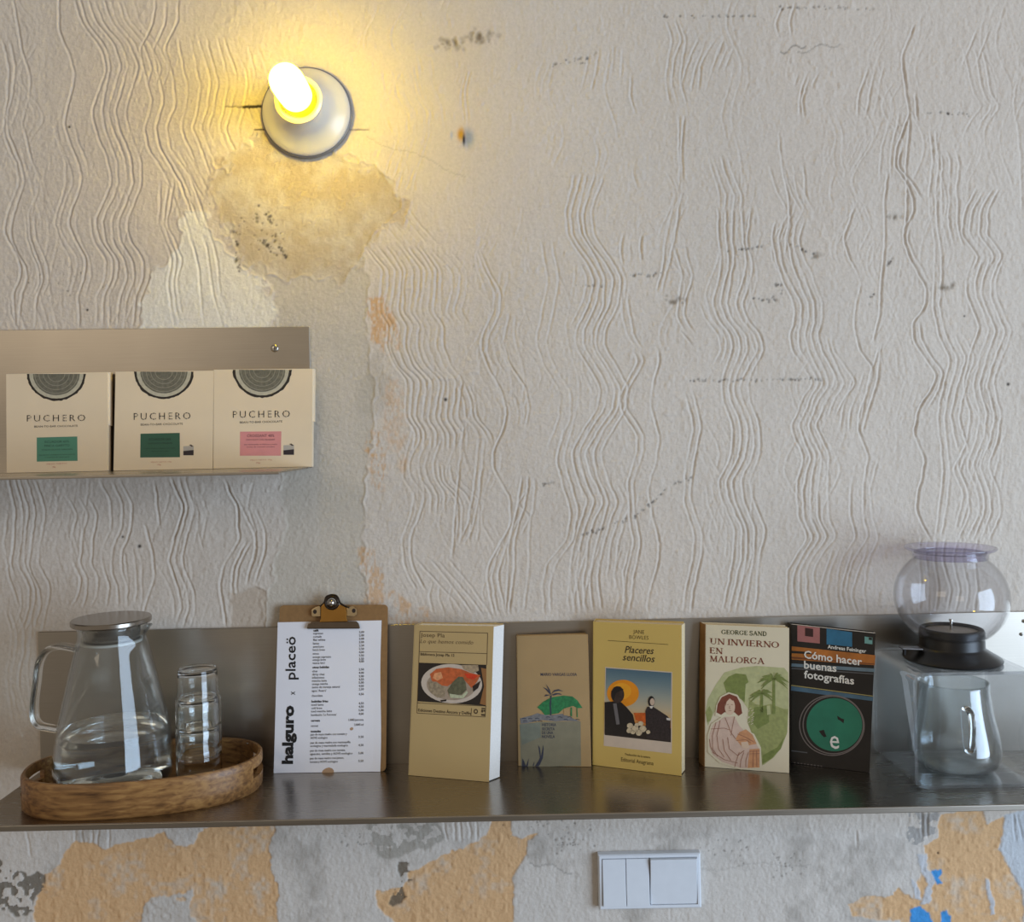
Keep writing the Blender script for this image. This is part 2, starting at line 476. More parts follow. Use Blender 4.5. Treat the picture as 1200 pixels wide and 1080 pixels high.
BANDS = [   # (centre line of a comb stroke in photo pixels, offsets of its teeth, strength)
 ([(66,-10),(66,0),(67,30),(72,45),(82,67),(87,85),(84,107),(79,127),(76,147),(82,167),(92,192),(94,212),(87,237),(81,261),(87,283),(99,305),(99,326),(93,348),(91,385)], [0], 1.25),
 ([(76,140),(82,167),(92,192),(94,212),(87,237),(81,261),(87,283),(99,305),(99,326),(93,348)], [-10,-16,8], .5),
 ([(0,45),(10,80),(8,110),(1,140),(2,162),(15,192),(18,212),(10,240),(4,270),(8,283),(23,311),(24,326),(16,344),(14,385)], [0,8], 1.15),
 ([(13,-5),(22,55),(36,90),(33,117),(25,145),(33,185),(43,208),(40,232),(33,248),(35,278),(48,311),(50,330),(42,348),(40,385)], [0], 1.0),
 ([(33,248),(35,278),(48,311),(50,330),(42,348)], [6,-4], .7),
 ([(108,-8),(118,25),(140,52),(150,78),(142,105),(135,130),(140,155),(152,185),(155,212),(147,238),(139,258),(141,283),(155,304),(157,326),(148,348),(144,385)], [-26,-18,-9,0,9], .95),
 ([(108,-8),(118,25),(140,52),(150,78),(142,105)], [18,27,36,45], .6),
 ([(141,250),(141,283),(155,304),(157,326),(148,348),(144,385)], [17,-34], .7),
 ([(207,-5),(205,28),(190,57),(200,92),(205,120),(195,150),(198,172),(220,208),(240,255)], [0,-14,-27], .95),
 ([(198,172),(220,208),(232,235)], [8,16,-8], .7),
 ([(240,40),(255,97),(252,130),(245,150),(255,175),(267,207)], [-34,-22,-10,0,11,22,33], .75),
 ([(300,150),(290,120),(300,90),(290,50)], [0,10], .5),
 ([(190,210),(185,250),(183,261),(194,289),(200,304),(196,330),(200,360),(205,385)], [0,6,13], .9),
 ([(212,245),(232,312),(239,385)], [0], .9), ([(230,232),(250,290),(260,350),(272,385)], [0,-9], .8),
 # right of the smooth column
 ([(482,285),(507,317),(505,342),(500,365),(512,382),(510,405),(520,430),(535,445),(532,470),(530,490),(542,507),(540,530)], [-58,-51,-44,-36,-29,-22,-14,-7,0,8], .9),
 ([(497,290),(520,317),(520,342),(515,365),(527,382)], [0,9,18,27], .6),
 ([(438,240),(452,262),(475,290)], [0,10,20,30,40], .55),
 ([(535,445),(545,470),(545,490),(560,507),(565,525)], [0,8,16], .75),
 ([(492,512),(482,542),(482,560),(495,580),(492,605),(482,632),(485,662),(500,695)], [-9,0], 1.1),
 ([(500,512),(490,542),(492,560),(505,580),(502,605)], [0,9,18], .7),
 ([(512,540),(515,565),(530,578),(536,592),(532,640)], [0,8,16,25], .7),
 ([(544,495),(537,565),(532,612),(530,657)], [0], 1.1), ([(570,512),(565,575),(557,612),(545,640)], [0,-10], .85),
 ([(512,652),(540,685),(560,712),(568,724)], [-24,-12,0,10], .85),
 ([(525,680),(520,700),(528,724)], [-18,-6,6], .6),
 ([(555,290),(567,320),(580,342),(577,367),(565,395),(565,412),(575,435),(592,460),(592,485),(585,510),(579,530),(580,550),(595,585),(596,612),(575,655),(570,675),(575,700),(580,724)], [0], 1.2),
 ([(555,290),(567,320),(580,342),(577,367),(565,395),(565,412),(575,435)], [8], 1.0),
 ([(596,605),(575,655),(570,675),(575,700),(580,724)], [7,13], 1.0),
 ([(575,400),(580,420),(590,440)], [-3,5,12], .6), ([(592,460),(600,485),(597,500)], [8,16], .7),
 ([(601,362),(592,400),(597,422),(615,452),(621,477),(617,502)], [0], 1.1),
 ([(662,498),(652,537),(660,567),(670,600),(665,632),(642,660),(635,685),(637,722)], [0,10], .9),
 ([(668,520),(672,545),(680,567),(685,590)], [0,9,18,27], .6),
 ([(612,555),(605,605),(597,640),(595,675),(592,722)], [0,8], 1.1), ([(605,590),(620,570),(624,605),(612,630)], [0], .7),
 ([(627,560),(622,640),(618,720)], [0], .6), ([(650,280),(655,330),(648,360),(640,400),(650,430),(668,460),(668,490),(655,525)], [0,-14], .6),
 ([(700,640),(690,670),(685,700),(688,722)], [0,-10,-20], .65),
 ([(705,200),(700,230),(695,250),(699,277),(717,305),(727,327),(722,357),(707,385),(707,405),(722,430),(735,455),(732,480),(717,502),(702,530),(710,562),(722,587),(712,617),(705,642),(700,680),(705,720)], [-32,-24,-16,-8,0], 1.0),
 ([(717,305),(727,327),(722,357),(707,385)], [8,-40], .6), ([(710,562),(722,587),(712,617),(705,642),(700,680)], [10,18], .7),
 ([(802,132),(800,175),(802,215),(797,250),(787,300),(775,345)], [0,-8], 1.05),
 ([(747,410),(755,422),(747,440),(735,465),(735,482),(747,500),(753,510),(753,530),(742,565),(745,600),(752,635),(742,680),(737,720)], [0,-8], 1.05),
 ([(728,340),(727,365),(735,395),(747,412)], [0,8], .7),
 ([(770,406),(772,422),(762,450),(760,475),(767,495),(771,515),(767,542),(760,572),(765,610),(772,635),(765,680),(760,720)], [0], 1.05),
 ([(732,270),(728,285),(730,312)], [0,10,22], .8),
 ([(802,285),(811,322),(805,350),(802,370),(815,392)], [0,-10], .9), ([(798,385),(815,407)], [0], .9),
 ([(810,455),(820,492),(821,505),(812,555),(810,585),(824,625),(822,650),(812,692),(810,720)], [0,-10], 1.0),
 ([(835,180),(852,230),(850,250)], [0,-8,9,18], .85),
 ([(850,240),(852,287),(855,307),(852,322),(845,355),(852,375),(867,392),(870,410),(860,430),(852,450),(855,470),(865,495),(868,512),(865,537),(852,562),(855,585),(870,620),(867,655),(860,692),(855,720)], [-8,0,9,18,27], 1.0),
 ([(845,355),(852,375),(867,392),(870,410),(860,430)], [-16,-24], .6), ([(852,562),(855,585),(870,620),(867,655)], [-18,-27], .6),
 ([(912,150),(922,212),(927,255),(922,275),(920,300)], [0], 1.1), ([(905,190),(912,225),(925,250)], [0,14,24,34], .7),
 ([(935,255),(930,280),(936,310),(945,332),(957,355),(957,375),(952,392),(955,410),(970,435),(977,450),(965,465),(955,490),(950,497),(957,515),(967,535),(962,557),(960,582),(962,610),(972,630),(957,650),(947,670),(947,695),(952,720)], [-24,-16,-8,0,8], .95),
 ([(952,392),(955,410),(970,435),(977,450),(965,465),(955,490)], [16,24], .8),
 ([(1000,240),(990,280),(995,305),(1007,332),(1002,380),(1007,410),(1025,432),(1022,447),(1010,480),(1007,505),(1020,535),(1010,570),(1010,605),(1017,630),(1000,660),(990,690),(995,720)], [0], 1.05),
 ([(1020,535),(1010,570),(1010,605),(1017,630),(1000,660)], [13,-12], .8), ([(1025,432),(1022,447),(1010,480),(1007,507)], [-10,-20], .8),
 ([(1041,200),(1041,240),(1035,315),(1030,370),(1025,405)], [0], 1.2), ([(1037,402),(1030,435),(1020,477),(1012,510)], [0,-7], 1.1),
 ([(1072,25),(1057,65),(1062,105),(1065,132),(1050,170),(1047,195),(1065,215),(1075,235),(1072,252),(1060,265),(1058,280),(1065,300),(1085,335),(1082,360),(1070,375),(1072,395),(1085,420),(1097,437),(1092,455),(1077,480),(1072,505),(1087,540),(1080,575),(1075,600),(1092,635)], [0], 1.5),
 ([(1050,170),(1047,195),(1065,215),(1075,235)], [8], 1.2), ([(1060,265),(1058,280),(1065,300),(1085,335)], [8], 1.3),
 ([(1070,375),(1072,395),(1085,420),(1097,437),(1092,455),(1077,480)], [9], 1.0), ([(1066,130),(1065,200),(1064,272)], [0], 1.4),
 ([(1046,130),(1035,170),(1033,212)], [0,10], .8), ([(1018,75),(1010,110),(1005,140)], [0,10,20], .8), ([(1075,105),(1076,145)], [0], 1.2),
 ([(1090,150),(1095,190),(1087,225),(1090,260),(1095,285),(1095,322),(1091,360),(1100,390),(1115,420),(1105,455),(1100,490),(1102,520),(1105,550),(1102,582),(1095,632)], [0,9], 1.0),
 ([(1102,175),(1107,190),(1102,225),(1104,260),(1112,290)], [0,9,18], .9), ([(1100,390),(1115,420),(1105,455),(1098,490),(1108,530)], [18,27], .9),
 ([(1130,55),(1145,110),(1155,125),(1140,140),(1132,158)], [0,10,20], .85), ([(1150,30),(1135,60),(1128,80)], [0,14], .8),
 ([(1145,218),(1130,245),(1128,275),(1147,300),(1137,318)], [0,10,20,30], .9),
 ([(1170,300),(1160,327),(1160,347),(1177,387),(1165,420),(1157,452),(1167,485),(1162,515),(1150,545),(1162,575),(1165,600),(1150,635)], [-27,-18,-9,0,9], .95),
 ([(1095,628),(1090,655),(1097,690),(1092,722)], [-14,-5,4,16,28,38,50], .9),
 ([(1195,80),(1190,130),(1198,180),(1196,250)], [0], .7),
 ([(1135,530),(1125,550),(1138,580),(1128,620)], [0,-8], .8),
 # top middle
 ([(470,76),(480,112),(492,130),(490,160),(480,190),(468,228)], [-24,-14,-4,6,16], .6), ([(500,60),(505,100),(518,125),(520,160)], [0,-12], .6),
 ([(545,80),(540,110),(545,150)], [0,7], .9),
 ([(788,20),(797,45),(790,70),(788,95),(796,125)], [0,-9,9], .8), ([(820,40),(805,75),(798,110)], [0,10,20,30], .7), ([(845,50),(832,85)], [0,9,18], .7),
 ([(920,0),(911,25),(915,45)], [0,12], .9), ([(938,82),(930,105)], [0,10,22], .8), ([(943,90),(935,118),(938,138)], [0,7], .9),
 ([(740,85),(738,110),(745,135)], [0], .8), ([(690,55),(682,110)], [0,12,24], .6), ([(720,50),(716,95)], [0,10], .6),
 ([(705,160),(712,180),(705,205)], [0,-10], .6), ([(745,180),(742,205),(750,225)], [0], .6),
 # left, between the shelves
 ([(15,556),(26,598),(24,633),(20,661),(33,691),(33,711),(22,745)], [-8,0,7,14], .95),
 ([(39,556),(52,598),(48,633),(43,661),(55,685),(55,707),(48,745)], [0], .95),
 ([(8,600),(5,640),(10,680),(22,712)], [0], .8),
 ([(128,560),(142,590),(142,620),(131,646),(133,668),(139,690),(137,713)], [-12,0,11], .9),
 ([(89,580),(102,603),(96,633),(96,661),(105,678),(102,698),(93,716)], [-12,0,12], .8),
 ([(145,640),(150,660),(152,690),(148,712)], [0,10,18], .6), ([(168,612),(181,654),(183,676),(167,722)], [0], 1.1), ([(180,562),(187,620)], [0], 1.0),
 ([(200,556),(215,596),(205,628),(198,657),(211,691),(213,713),(205,740)], [0], 1.6), ([(200,556),(215,596),(205,628),(198,657),(211,691),(213,713),(205,740)], [8,14], 1.0),
 ([(263,560),(280,593),(283,633),(265,661),(259,687),(267,738)], [0], 1.7), ([(283,633),(268,661),(264,687),(268,725)], [6,11], 1.1),
 ([(276,578),(289,604),(300,628),(300,643),(295,660),(288,688)], [0], 1.2), ([(300,594),(309,624),(309,646),(296,686)], [0,-7], 1.2), ([(296,562),(290,600)], [0], 1.0),
 ([(236,580),(242,602),(234,640)], [0,-8], .7), ([(230,615),(238,650)], [0], .6),
 # below the lower shelf
 ([(985,640),(975,668),(970,695),(976,722)], [0,-9,9,18,30,40], .7),
 ([(730,640),(722,670),(725,700),(720,722)], [0,9], .7), ([(880,560),(878,600),(886,630)], [0], .6), ([(5,715),(12,740),(6,790),(14,850)], [0,8,16,25], .7),
 ([(88,965),(90,1010)], [0,8,18,26,38], 1.0), ([(30,965),(36,1010)], [0], .9), ([(520,955),(525,990)], [0,9,18,27,36], .9), ([(575,955),(585,975),(578,1010)], [0,7], 1.1),
 ([(1078,945),(1083,985)], [0,7], 1.2), ([(1185,950),(1194,990)], [0,8], .9), ([(270,990),(278,1020)], [0,9], .9), ([(1005,970),(1006,1000)], [0], .9),
]
for bi, (pts, offs, amp) in enumerate(BANDS):
    for o in offs: groove(pts, o, amp, seed=bi)
# fainter strokes of the same comb that fill the field
fill = np.random.default_rng(5)
for bi in range(150):
    x0 = fill.uniform(-60, 1260); y0 = fill.uniform(-70, 640); L = fill.uniform(60, 260)
    if 240 < x0 < 440 and y0 + L > 130: continue
    if 560 < x0 < 680 and y0 < 200 and fill.random() < .7: continue
    ph, per, am = fill.uniform(0, 6.3), fill.uniform(95, 135), fill.uniform(5, 13)
    ys = np.arange(y0, min(y0 + L, 735), 8.0)
    if len(ys) < 5: continue
    pts = [(x0 + am * math.sin(2 * math.pi * y / per + ph) + (y - y0) * 0.03, y) for y in ys]
    k = fill.integers(1, 4)
    for j in range(k): groove(pts, j * 8.5, fill.uniform(.16, .42), seed=200 + bi, slack=.9)

def poly_mask(pts, rag=4.0, soft=1, seed=1):
    P = np.array(pts, float)
    m = np.zeros((NZ, NX))
    box = (PX > P[:, 0].min() - 14) & (PX < P[:, 0].max() + 14) & (PY > P[:, 1].min() - 14) & (PY < P[:, 1].max() + 14)
    r, c = np.where(box)
    if len(r) == 0: return m
    r0, r1, c0, c1 = r.min(), r.max() + 1, c.min(), c.max() + 1
    x, y = PX[r0:r1, c0:c1], PY[r0:r1, c0:c1]
    jx = (lattice_noise(x, y, 13, seed) - .5) * 2 * rag + (lattice_noise(x, y, 4.5, seed + 1) - .5) * rag
    jy = (lattice_noise(x, y, 13, seed + 2) - .5) * 2 * rag + (lattice_noise(x, y, 4.5, seed + 3) - .5) * rag
    xx, yy = x + jx, y + jy
    ins = np.zeros(x.shape, bool); n = len(P); j = n - 1
    for i in range(n):
        (xi, yi), (xj, yj) = P[i], P[j]
        cnd = ((yi > yy) != (yj > yy)) & (xx < (xj - xi) * (yy - yi) / ((yj - yi) or 1e-9) + xi)
        ins ^= cnd; j = i
    s = ins.astype(float)
    for _ in range(soft):
        q = np.pad(s, 1, mode='edge')
        s = (q[1:-1, 1:-1] * 2 + q[:-2, 1:-1] + q[2:, 1:-1] + q[1:-1, :-2] + q[1:-1, 2:]) / 6
    m[r0:r1, c0:c1] = s
    return m

# colour layers of the old paint and plaster
base = np.array(lin((210, 199, 186)))
COLR = np.tile(base, (NZ, NX, 1))
def paint(mask, rgb, k=1.0):
    global COLR
    a = (mask * k)[..., None]; COLR = COLR * (1 - a) + np.array(lin(rgb)) * a
big = lattice_noise(PX, PY, 150, 31) * .6 + lattice_noise(PX, PY, 55, 32) * .4
COLR *= (0.95 + 0.10 * big)[..., None]
warm = np.clip(lattice_noise(PX, PY, 210, 36) * 1.8 - .7, 0, 1)
COLR = COLR * (1 - .25 * warm[..., None]) + np.array(lin((208, 190, 172))) * .25 * warm[..., None]

column = poly_mask([(330,152),(300,160),(268,185),(245,215),(262,265),(285,310),(315,330),(325,380),(330,560),(332,640),(312,690),(300,745),(440,745),(430,700),(424,660),(428,560),(440,480),(432,400),(430,340),(426,290),(440,268),(470,250),(470,225),(440,195),(400,180)], 5, 4, 41)
dome = poly_mask([(330,152),(300,160),(268,185),(245,215),(262,265),(285,310),(330,325),(400,330),(440,280),(480,262),(472,225),(440,195),(400,180)], 13, 6, 45)
chip = poly_mask([(268,695),(300,687),(313,695),(310,745),(268,745)], 2, 2, 47)
white = poly_mask([(163,395),(170,345),(185,310),(205,292),(215,252),(240,252),(265,292),(300,322),(315,345),(322,395)], 9, 3, 51)
o1 = poly_mask([(36,1095),(43,1055),(52,1025),(70,1012),(75,1000),(88,985),(96,988),(110,990),(120,996),(132,990),(165,983),(190,976),(205,990),(225,990),(240,968),(325,965),(315,1000),(325,1040),(325,1095)], 3, 1, 61)
o1w = poly_mask([(165,1095),(168,1062),(185,1048),(205,1055),(222,1045),(228,1095)], 7, 1, 65)
o2 = poly_mask([(577,952),(600,952),(598,978),(610,982),(632,976),(620,986),(618,1000),(600,1030),(602,1095),(475,1095),(440,1060),(437,1045),(470,1040),(478,1025),(505,1010),(520,1000),(545,995),(570,980)], 2.5, 1, 71)
o3 = poly_mask([(1101,968),(1104,954),(1130,948),(1150,946),(1156,965),(1170,962),(1178,955),(1178,975),(1172,995),(1185,1020),(1198,1045),(1200,1095),(1060,1095),(1055,1080),(1000,1073),(995,1058),(1015,1050),(1050,1050),(1056,1040),(1070,1052),(1080,1020),(1084,992),(1100,980)], 2.5, 1, 81)
o3w = poly_mask([(1076,1000),(1086,1000),(1094,1030),(1090,1062),(1080,1060),(1086,1035)], 3, 1, 85) + poly_mask([(1068,1030),(1074,1035),(1080,1055),(1072,1052)], 2, 1, 86) \
    + poly_mask([(1155,1028),(1160,1030),(1168,1070),(1163,1072)], 1.5, 1, 87)
blue = poly_mask([(1091,1021),(1103,1018),(1106,1024),(1100,1028),(1105,1036),(1098,1037)], 2, 1, 91) + poly_mask([(1067,1066),(1080,1062),(1092,1068),(1093,1095),(1068,1095)], 3, 1, 92) + poly_mask([(1103,1070),(1110,1066),(1116,1072),(1115,1095),(1103,1095)], 2, 1, 93)
bluegrey = poly_mask([(1178,955),(1230,940),(1230,1050),(1200,1045),(1185,1020),(1172,995)], 2, 1, 95)
dk1 = poly_mask([(-20,1008),(20,1018),(45,1020),(52,1028),(42,1055),(30,1070),(-20,1075)], 8, 1, 101)
dk2 = poly_mask([(465,1012),(480,1008),(482,1030),(472,1038),(478,1052),(462,1064),(455,1058),(468,1040)], 4, 1, 105)
dk3 = poly_mask([(430,965),(520,965),(515,990),(470,1005),(440,1010)], 5, 2, 106)
dk4 = poly_mask([(1060,950),(1098,950),(1098,985),(1080,990),(1062,985)], 5, 2, 107)
smooth_low = np.clip((PY - 985) / 25, 0, 1) * np.clip(1 - (PX < 60), 0, 1)
edge = poly_mask([(427,350),(452,345),(466,380),(470,410),(455,412),(436,404)], 4, 4, 111) + poly_mask([(452,440),(470,450),(482,500),(475,560),(452,520)], 7, 5, 112) * .5 \
    + poly_mask([(428,505),(448,508),(456,540),(448,575),(432,570)], 4, 4, 113) + poly_mask([(422,645),(440,640),(452,690),(505,715),(505,745),(430,745),(428,690)], 5, 4, 114) * .8
gy = poly_mask([(428,410),(455,420),(460,470),(440,500),(420,470)], 12, 14, 115)

keep = np.clip(1 - column - dome * .9 - chip - o1 * .85 - o2 * .9 - o3 * .8, 0, 1) * (1 - smooth_low * .75)
G *= keep
mott = np.clip(lattice_noise(PX, PY, 30, 141) * .7 + lattice_noise(PX, PY, 9, 142) * .5, 0, 1)
paint(np.clip(column, 0, 1) * (.55 + .45 * mott), (190, 181, 165), .7)
paint(np.clip(dome, 0, 1) * np.clip(mott * 2.2 - .75, 0, 1), (176, 154, 120), .55)
paint(gy * mott, (150, 142, 126), .4)
paint(chip, (184, 166, 146), .7)
paint(white * (.6 + .4 * mott), (236, 231, 218), .8)
paint(np.clip(edge, 0, 1) * np.clip(lattice_noise(PX, PY, 16, 143) * 1.3 - .15 + (lattice_noise(PX * 2, PY, 4, 144) - .5) * 1.6, 0, 1), (208, 164, 116), .85)
low = np.clip((PY - 950) / 30, 0, 1)
inner = np.zeros((NZ, NX)); inner[oz:oz + len(zin), ox:ox + len(xin)] = 1
paint(low, (214, 210, 205), .5)
paint(low * inner * np.clip(lattice_noise(PX, PY, 38, 151) * 1.6 + lattice_noise(PX, PY, 8, 152) * .8 - 1.15, 0, 1), (150, 142, 132), .55)
for msk in (o1, o2, o3): paint(msk, (219, 178, 132), 1)
och = np.clip(o1 + o2 + o3, 0, 1); veil = np.clip(lattice_noise(PX, PY, 24, 153) * 1.4 + lattice_noise(PX, PY, 5, 154) * .9 - 1.25, 0, 1)
paint(och * veil, (206, 196, 182), .8)
paint(o1w, (200, 196, 190), .9); paint(np.clip(o3w, 0, 1), (196, 198, 202), .95); paint(np.clip(blue, 0, 1), (70, 150, 215), 1)
paint(bluegrey, (196, 206, 216), .7)
sp = lattice_noise(PX, PY, 9, 121) * .6 + lattice_noise(PX, PY, 4, 122) * .4
paint(dk1 * (sp > .47), (118, 110, 98), .9); paint(dk2 * (sp > .42), (112, 100, 84), .9)
paint(dk3 * (sp > .5), (150, 144, 132), .6); paint(dk4 * (sp > .5), (140, 140, 140), .6)
dots = np.random.default_rng(9)
PIT = np.zeros((NZ, NX))
def speck(x, y, r, dark=.9, rgb=(40, 32, 24), ry=None, pit=.6):
    u, v = px2uv(x, y); ry = ry or r
    i, j = int((u - U[ox]) / du) + ox, int((v - V[oz]) / du) + oz
    k = int(max(r, ry) * 2 / du) + 2
    if i - k < 0 or j - k < 0 or i + k >= NX or j + k >= NZ: return
    sl = (slice(j - k, j + k + 1), slice(i - k, i + k + 1))
    d = ((PX[sl] - x) / r) ** 2 + ((PY[sl] - y) / ry) ** 2
    a = np.clip(np.exp(-d ** 1.5) * dark, 0, 1)[..., None]
    COLR[sl] = COLR[sl] * (1 - a) + np.array(lin(rgb)) * a
    PIT[sl] = np.maximum(PIT[sl], np.exp(-d) * pit)
def speck_line(p, q, n, r=1.3, jit=2.0, dark=.6, **kw):
    for t in np.sort(dots.random(n)):
        speck(p[0] + (q[0] - p[0]) * t + dots.normal(0, jit * .5), p[1] + (q[1] - p[1]) * t + dots.normal(0, jit * .5), r * dots.uniform(.6, 1.4), dark * dots.uniform(.4, 1), **kw)
for x in np.arange(264, 311, 1.2): speck(x, 124.5 + dots.normal(0, .4), 1.4, .35 if x < 284 else .95, ry=1.0 if x < 284 else 1.7)
for x in np.arange(298, 314, 1.2): speck(x, 151.5, 1.3, .7, ry=.9)
for x in np.arange(404, 432, 1.2): speck(x, 151.5, 1.3, .35, ry=.9)
for p, q, n in (((735,323),(776,321),16),((664,333),(712,336),9),((800,446),(965,444),55),((690,625),(745,605),16),((745,605),(785,570),18),((785,570),(812,559),12),
                ((882,350),(910,352),10),((852,295),(900,287),16),((925,285),(955,298),10),((1085,131),(1135,134),16),((912,8),(1030,10),30),((680,75),(700,60),8),((640,78),(690,65),12),
                ((635,567),(650,566),8),((680,628),(700,622),8),((770,18),(900,18),24),((1040,310),(1050,300),10),((1018,355),(1030,335),6)):
    speck_line(p, q, n)
for p, q, n in (((268,270),(278,288),9),((274,295),(280,316),12),((312,247),(318,262),12),((318,272),(334,300),18),((305,280),(325,302),16),((300,262),(300,240),6),((908,352),(905,345),4),((912,330),(918,346),8)):
    speck_line(p, q, n, 1.5, 3.0, .75)
for x, y, n, s in ((527,50,34,9),(561,43,40,9),(790,352,14,7),(1110,336,14,5),(1049,255,10,4),(954,300,8,4)):
    for _ in range(n): speck(x + dots.normal(0, s), y + dots.normal(0, s * .4), dots.uniform(1.4, 3.2), .28, rgb=(96, 78, 52))
for x, y, r in ((80,148,1.6),(102,363,1.5),(522,468,2.2),(163,640,2.2),(143,629,1.4),(1131,370,1.2),(1100,1000,1.2),(1182,450,2)): speck(x, y, r, .95)
for x, y, n, s in ((70,328,12,18),(300,270,25,22),(640,960,40,24),(670,990,24,8),(915,1015,22,14),(860,1000,18,14),(412,985,14,12)):
    for _ in range(n): speck(x + dots.normal(0, s), y + dots.normal(0, s * .6), dots.uniform(.7, 1.4), .5, rgb=(70, 60, 48))
speck(548, 161, 7.5, 1, rgb=(150, 158, 172), ry=11, pit=1.6); speck(540, 157, 4.5, 1, rgb=(205, 150, 40), ry=8); speck(543.5, 163, 1.6, 1, ry=7); speck(529, 158, 1.6, .8, rgb=(170, 176, 186), ry=5)
for x, y in ((1008, 951), (1029, 951), (1066, 949)): speck(x, y, 2.2, 1)
for p, q in (((820,1018),(950,1012)), ((620,1010),(670,1022)), ((915,60),(945,52)), ((935,60),(985,50)), ((430,160),(545,205))):
    for t in np.linspace(0, 1, 90): speck(p[0] + (q[0] - p[0]) * t, p[1] + (q[1] - p[1]) * t + 3 * math.sin(t * 9) + dots.normal(0, .6), .9, .16, pit=.3)

# relief (metres, + is into the wall)
R = G * 0.00135
rough_k = (1 - .5 * np.clip(column, 0, 1))
R += ((lattice_noise(PX, PY, 60, 131) - .5) * .0014 + (lattice_noise(PX * 1.6, PY * .7, 14, 132) - .5) * .0006 * rough_k + (lattice_noise(PX * 1.5, PY * .8, 4.2, 133) - .5) * .00062 * rough_k + (lattice_noise(PX, PY, 2.3, 136) - .5) * .0003)
blob = np.clip(lattice_noise(PX, PY, 7, 134) - .72, 0, 1) * lattice_noise(PX, PY, 90, 135)
R -= blob * .004 * keep
for msk in (o1, o2, o3, dk1 * (sp > .47), dk2 * (sp > .42)): R += np.clip(msk, 0, 1) * .0011
for msk in (o1w, o3w): R -= np.clip(msk, 0, 1) * .0010
R += chip * .0007 + np.clip(column, 0, 1) * .0004 - white * .0004
R += PIT * .0012
for msk in (column, dome, chip, white):      # torn paint edges
    q_ = np.clip(msk, 0, 1); R -= q_ * (1 - q_) * 4 * .0016 * lattice_noise(PX, PY, 6, 161)
R += np.clip(dome + column, 0, 1) * (lattice_noise(PX, PY, 3.0, 162) - .5) * .0004
R -= och * np.clip(lattice_noise(PX, PY, 5.5, 155) - .55, 0, 1) * .0026
R = np.clip(R, -.0012, .004) + .0016

verts = np.empty((NZ, NX, 3)); verts[..., 0] = wx[None, :]; verts[..., 1] = R; verts[..., 2] = wz[:, None]
idx = np.arange(NZ * NX).reshape(NZ, NX)
quads = np.stack([idx[:-1, :-1], idx[:-1, 1:], idx[1:, 1:], idx[1:, :-1]], -1).reshape(-1, 4)
me = bpy.data.meshes.new('wall_back')
me.vertices.add(NZ * NX); me.vertices.foreach_set('co', verts.reshape(-1))
me.loops.add(len(quads) * 4); me.loops.foreach_set('vertex_index', quads.reshape(-1).astype(np.int32))
me.polygons.add(len(quads)); me.polygons.foreach_set('loop_start', np.arange(0, len(quads) * 4, 4, dtype=np.int32))
me.polygons.foreach_set('use_smooth', np.ones(len(quads), bool))
me.update(calc_edges=True)
ca = me.color_attributes.new('plaster', 'FLOAT_COLOR', 'POINT')
rgba = np.ones((NZ * NX, 4), np.float32); rgba[:, :3] = COLR.reshape(-1, 3)
ca.data.foreach_set('color', rgba.reshape(-1))
oa = me.attributes.new('outer', 'FLOAT', 'POINT'); oa.data.foreach_set('value', (1 - inner).reshape(-1).astype(np.float32))
wall = bpy.data.objects.new('wall_back', me); COL.objects.link(wall)
wall['kind'] = 'structure'; wall['label'] = 'old off-white wall with wavy combed plaster and peeling ochre patches'
wm = bpy.data.materials.new('combed_plaster'); wm.use_nodes = True
nt = wm.node_tree; b = nt.nodes['Principled BSDF']; b.inputs['Roughness'].default_value = .82; b.inputs['Specular IOR Level'].default_value = .3
at_n = nt.nodes.new('ShaderNodeAttribute'); at_n.attribute_name = 'plaster'
tc = nt.nodes.new('ShaderNodeTexCoord')
nz = nt.nodes.new('ShaderNodeTexNoise'); nz.inputs['Scale'].default_value = 260; nz.inputs['Detail'].default_value = 5; nz.inputs['Roughness'].default_value = .65
nt.links.new(tc.outputs['Object'], nz.inputs['Vector'])
mr = nt.nodes.new('ShaderNodeMapRange'); mr.inputs['From Min'].default_value = .3; mr.inputs['From Max'].default_value = .7; mr.inputs['To Min'].default_value = .93; mr.inputs['To Max'].default_value = 1.05
nt.links.new(nz.outputs['Fac'], mr.inputs['Value'])
vm = nt.nodes.new('ShaderNodeVectorMath'); vm.operation = 'SCALE'
nt.links.new(at_n.outputs['Color'], vm.inputs[0]); nt.links.new(mr.outputs['Result'], vm.inputs['Scale'])
nt.links.new(vm.outputs['Vector'], b.inputs['Base Color'])
bp = nt.nodes.new('ShaderNodeBump'); bp.inputs['Strength'].default_value = .7; bp.inputs['Distance'].default_value = .0014
nt.links.new(nz.outputs['Fac'], bp.inputs['Height'])
# beyond the densely modelled field the combing goes on as relief in the material
def mth(op, a, b_=None, c_=None):
    n_ = nt.nodes.new('ShaderNodeMath'); n_.operation = op
    for k_, v_ in enumerate((a, b_, c_)):
        if v_ is None: continue
        if isinstance(v_, (int, float)): n_.inputs[k_].default_value = v_
        else: nt.links.new(v_, n_.inputs[k_])
    return n_.outputs[0]
sx_ = nt.nodes.new('ShaderNodeSeparateXYZ'); nt.links.new(tc.outputs['Object'], sx_.inputs[0])
nl = nt.nodes.new('ShaderNodeTexNoise'); nl.inputs['Scale'].default_value = 5; nt.links.new(tc.outputs['Object'], nl.inputs['Vector'])
ph_ = mth('MULTIPLY_ADD', nl.outputs['Fac'], 9.0, mth('MULTIPLY', sx_.outputs['Z'], 45.0))
xw = mth('ADD', sx_.outputs['X'], mth('MULTIPLY', mth('SINE', ph_), .012))
comb = mth('POWER', mth('ABSOLUTE', mth('SINE', mth('MULTIPLY', xw, 300.0))), 6.0)
msk_ = mth('MULTIPLY', mth('GREATER_THAN', nl.outputs['Fac'], .48), .8)
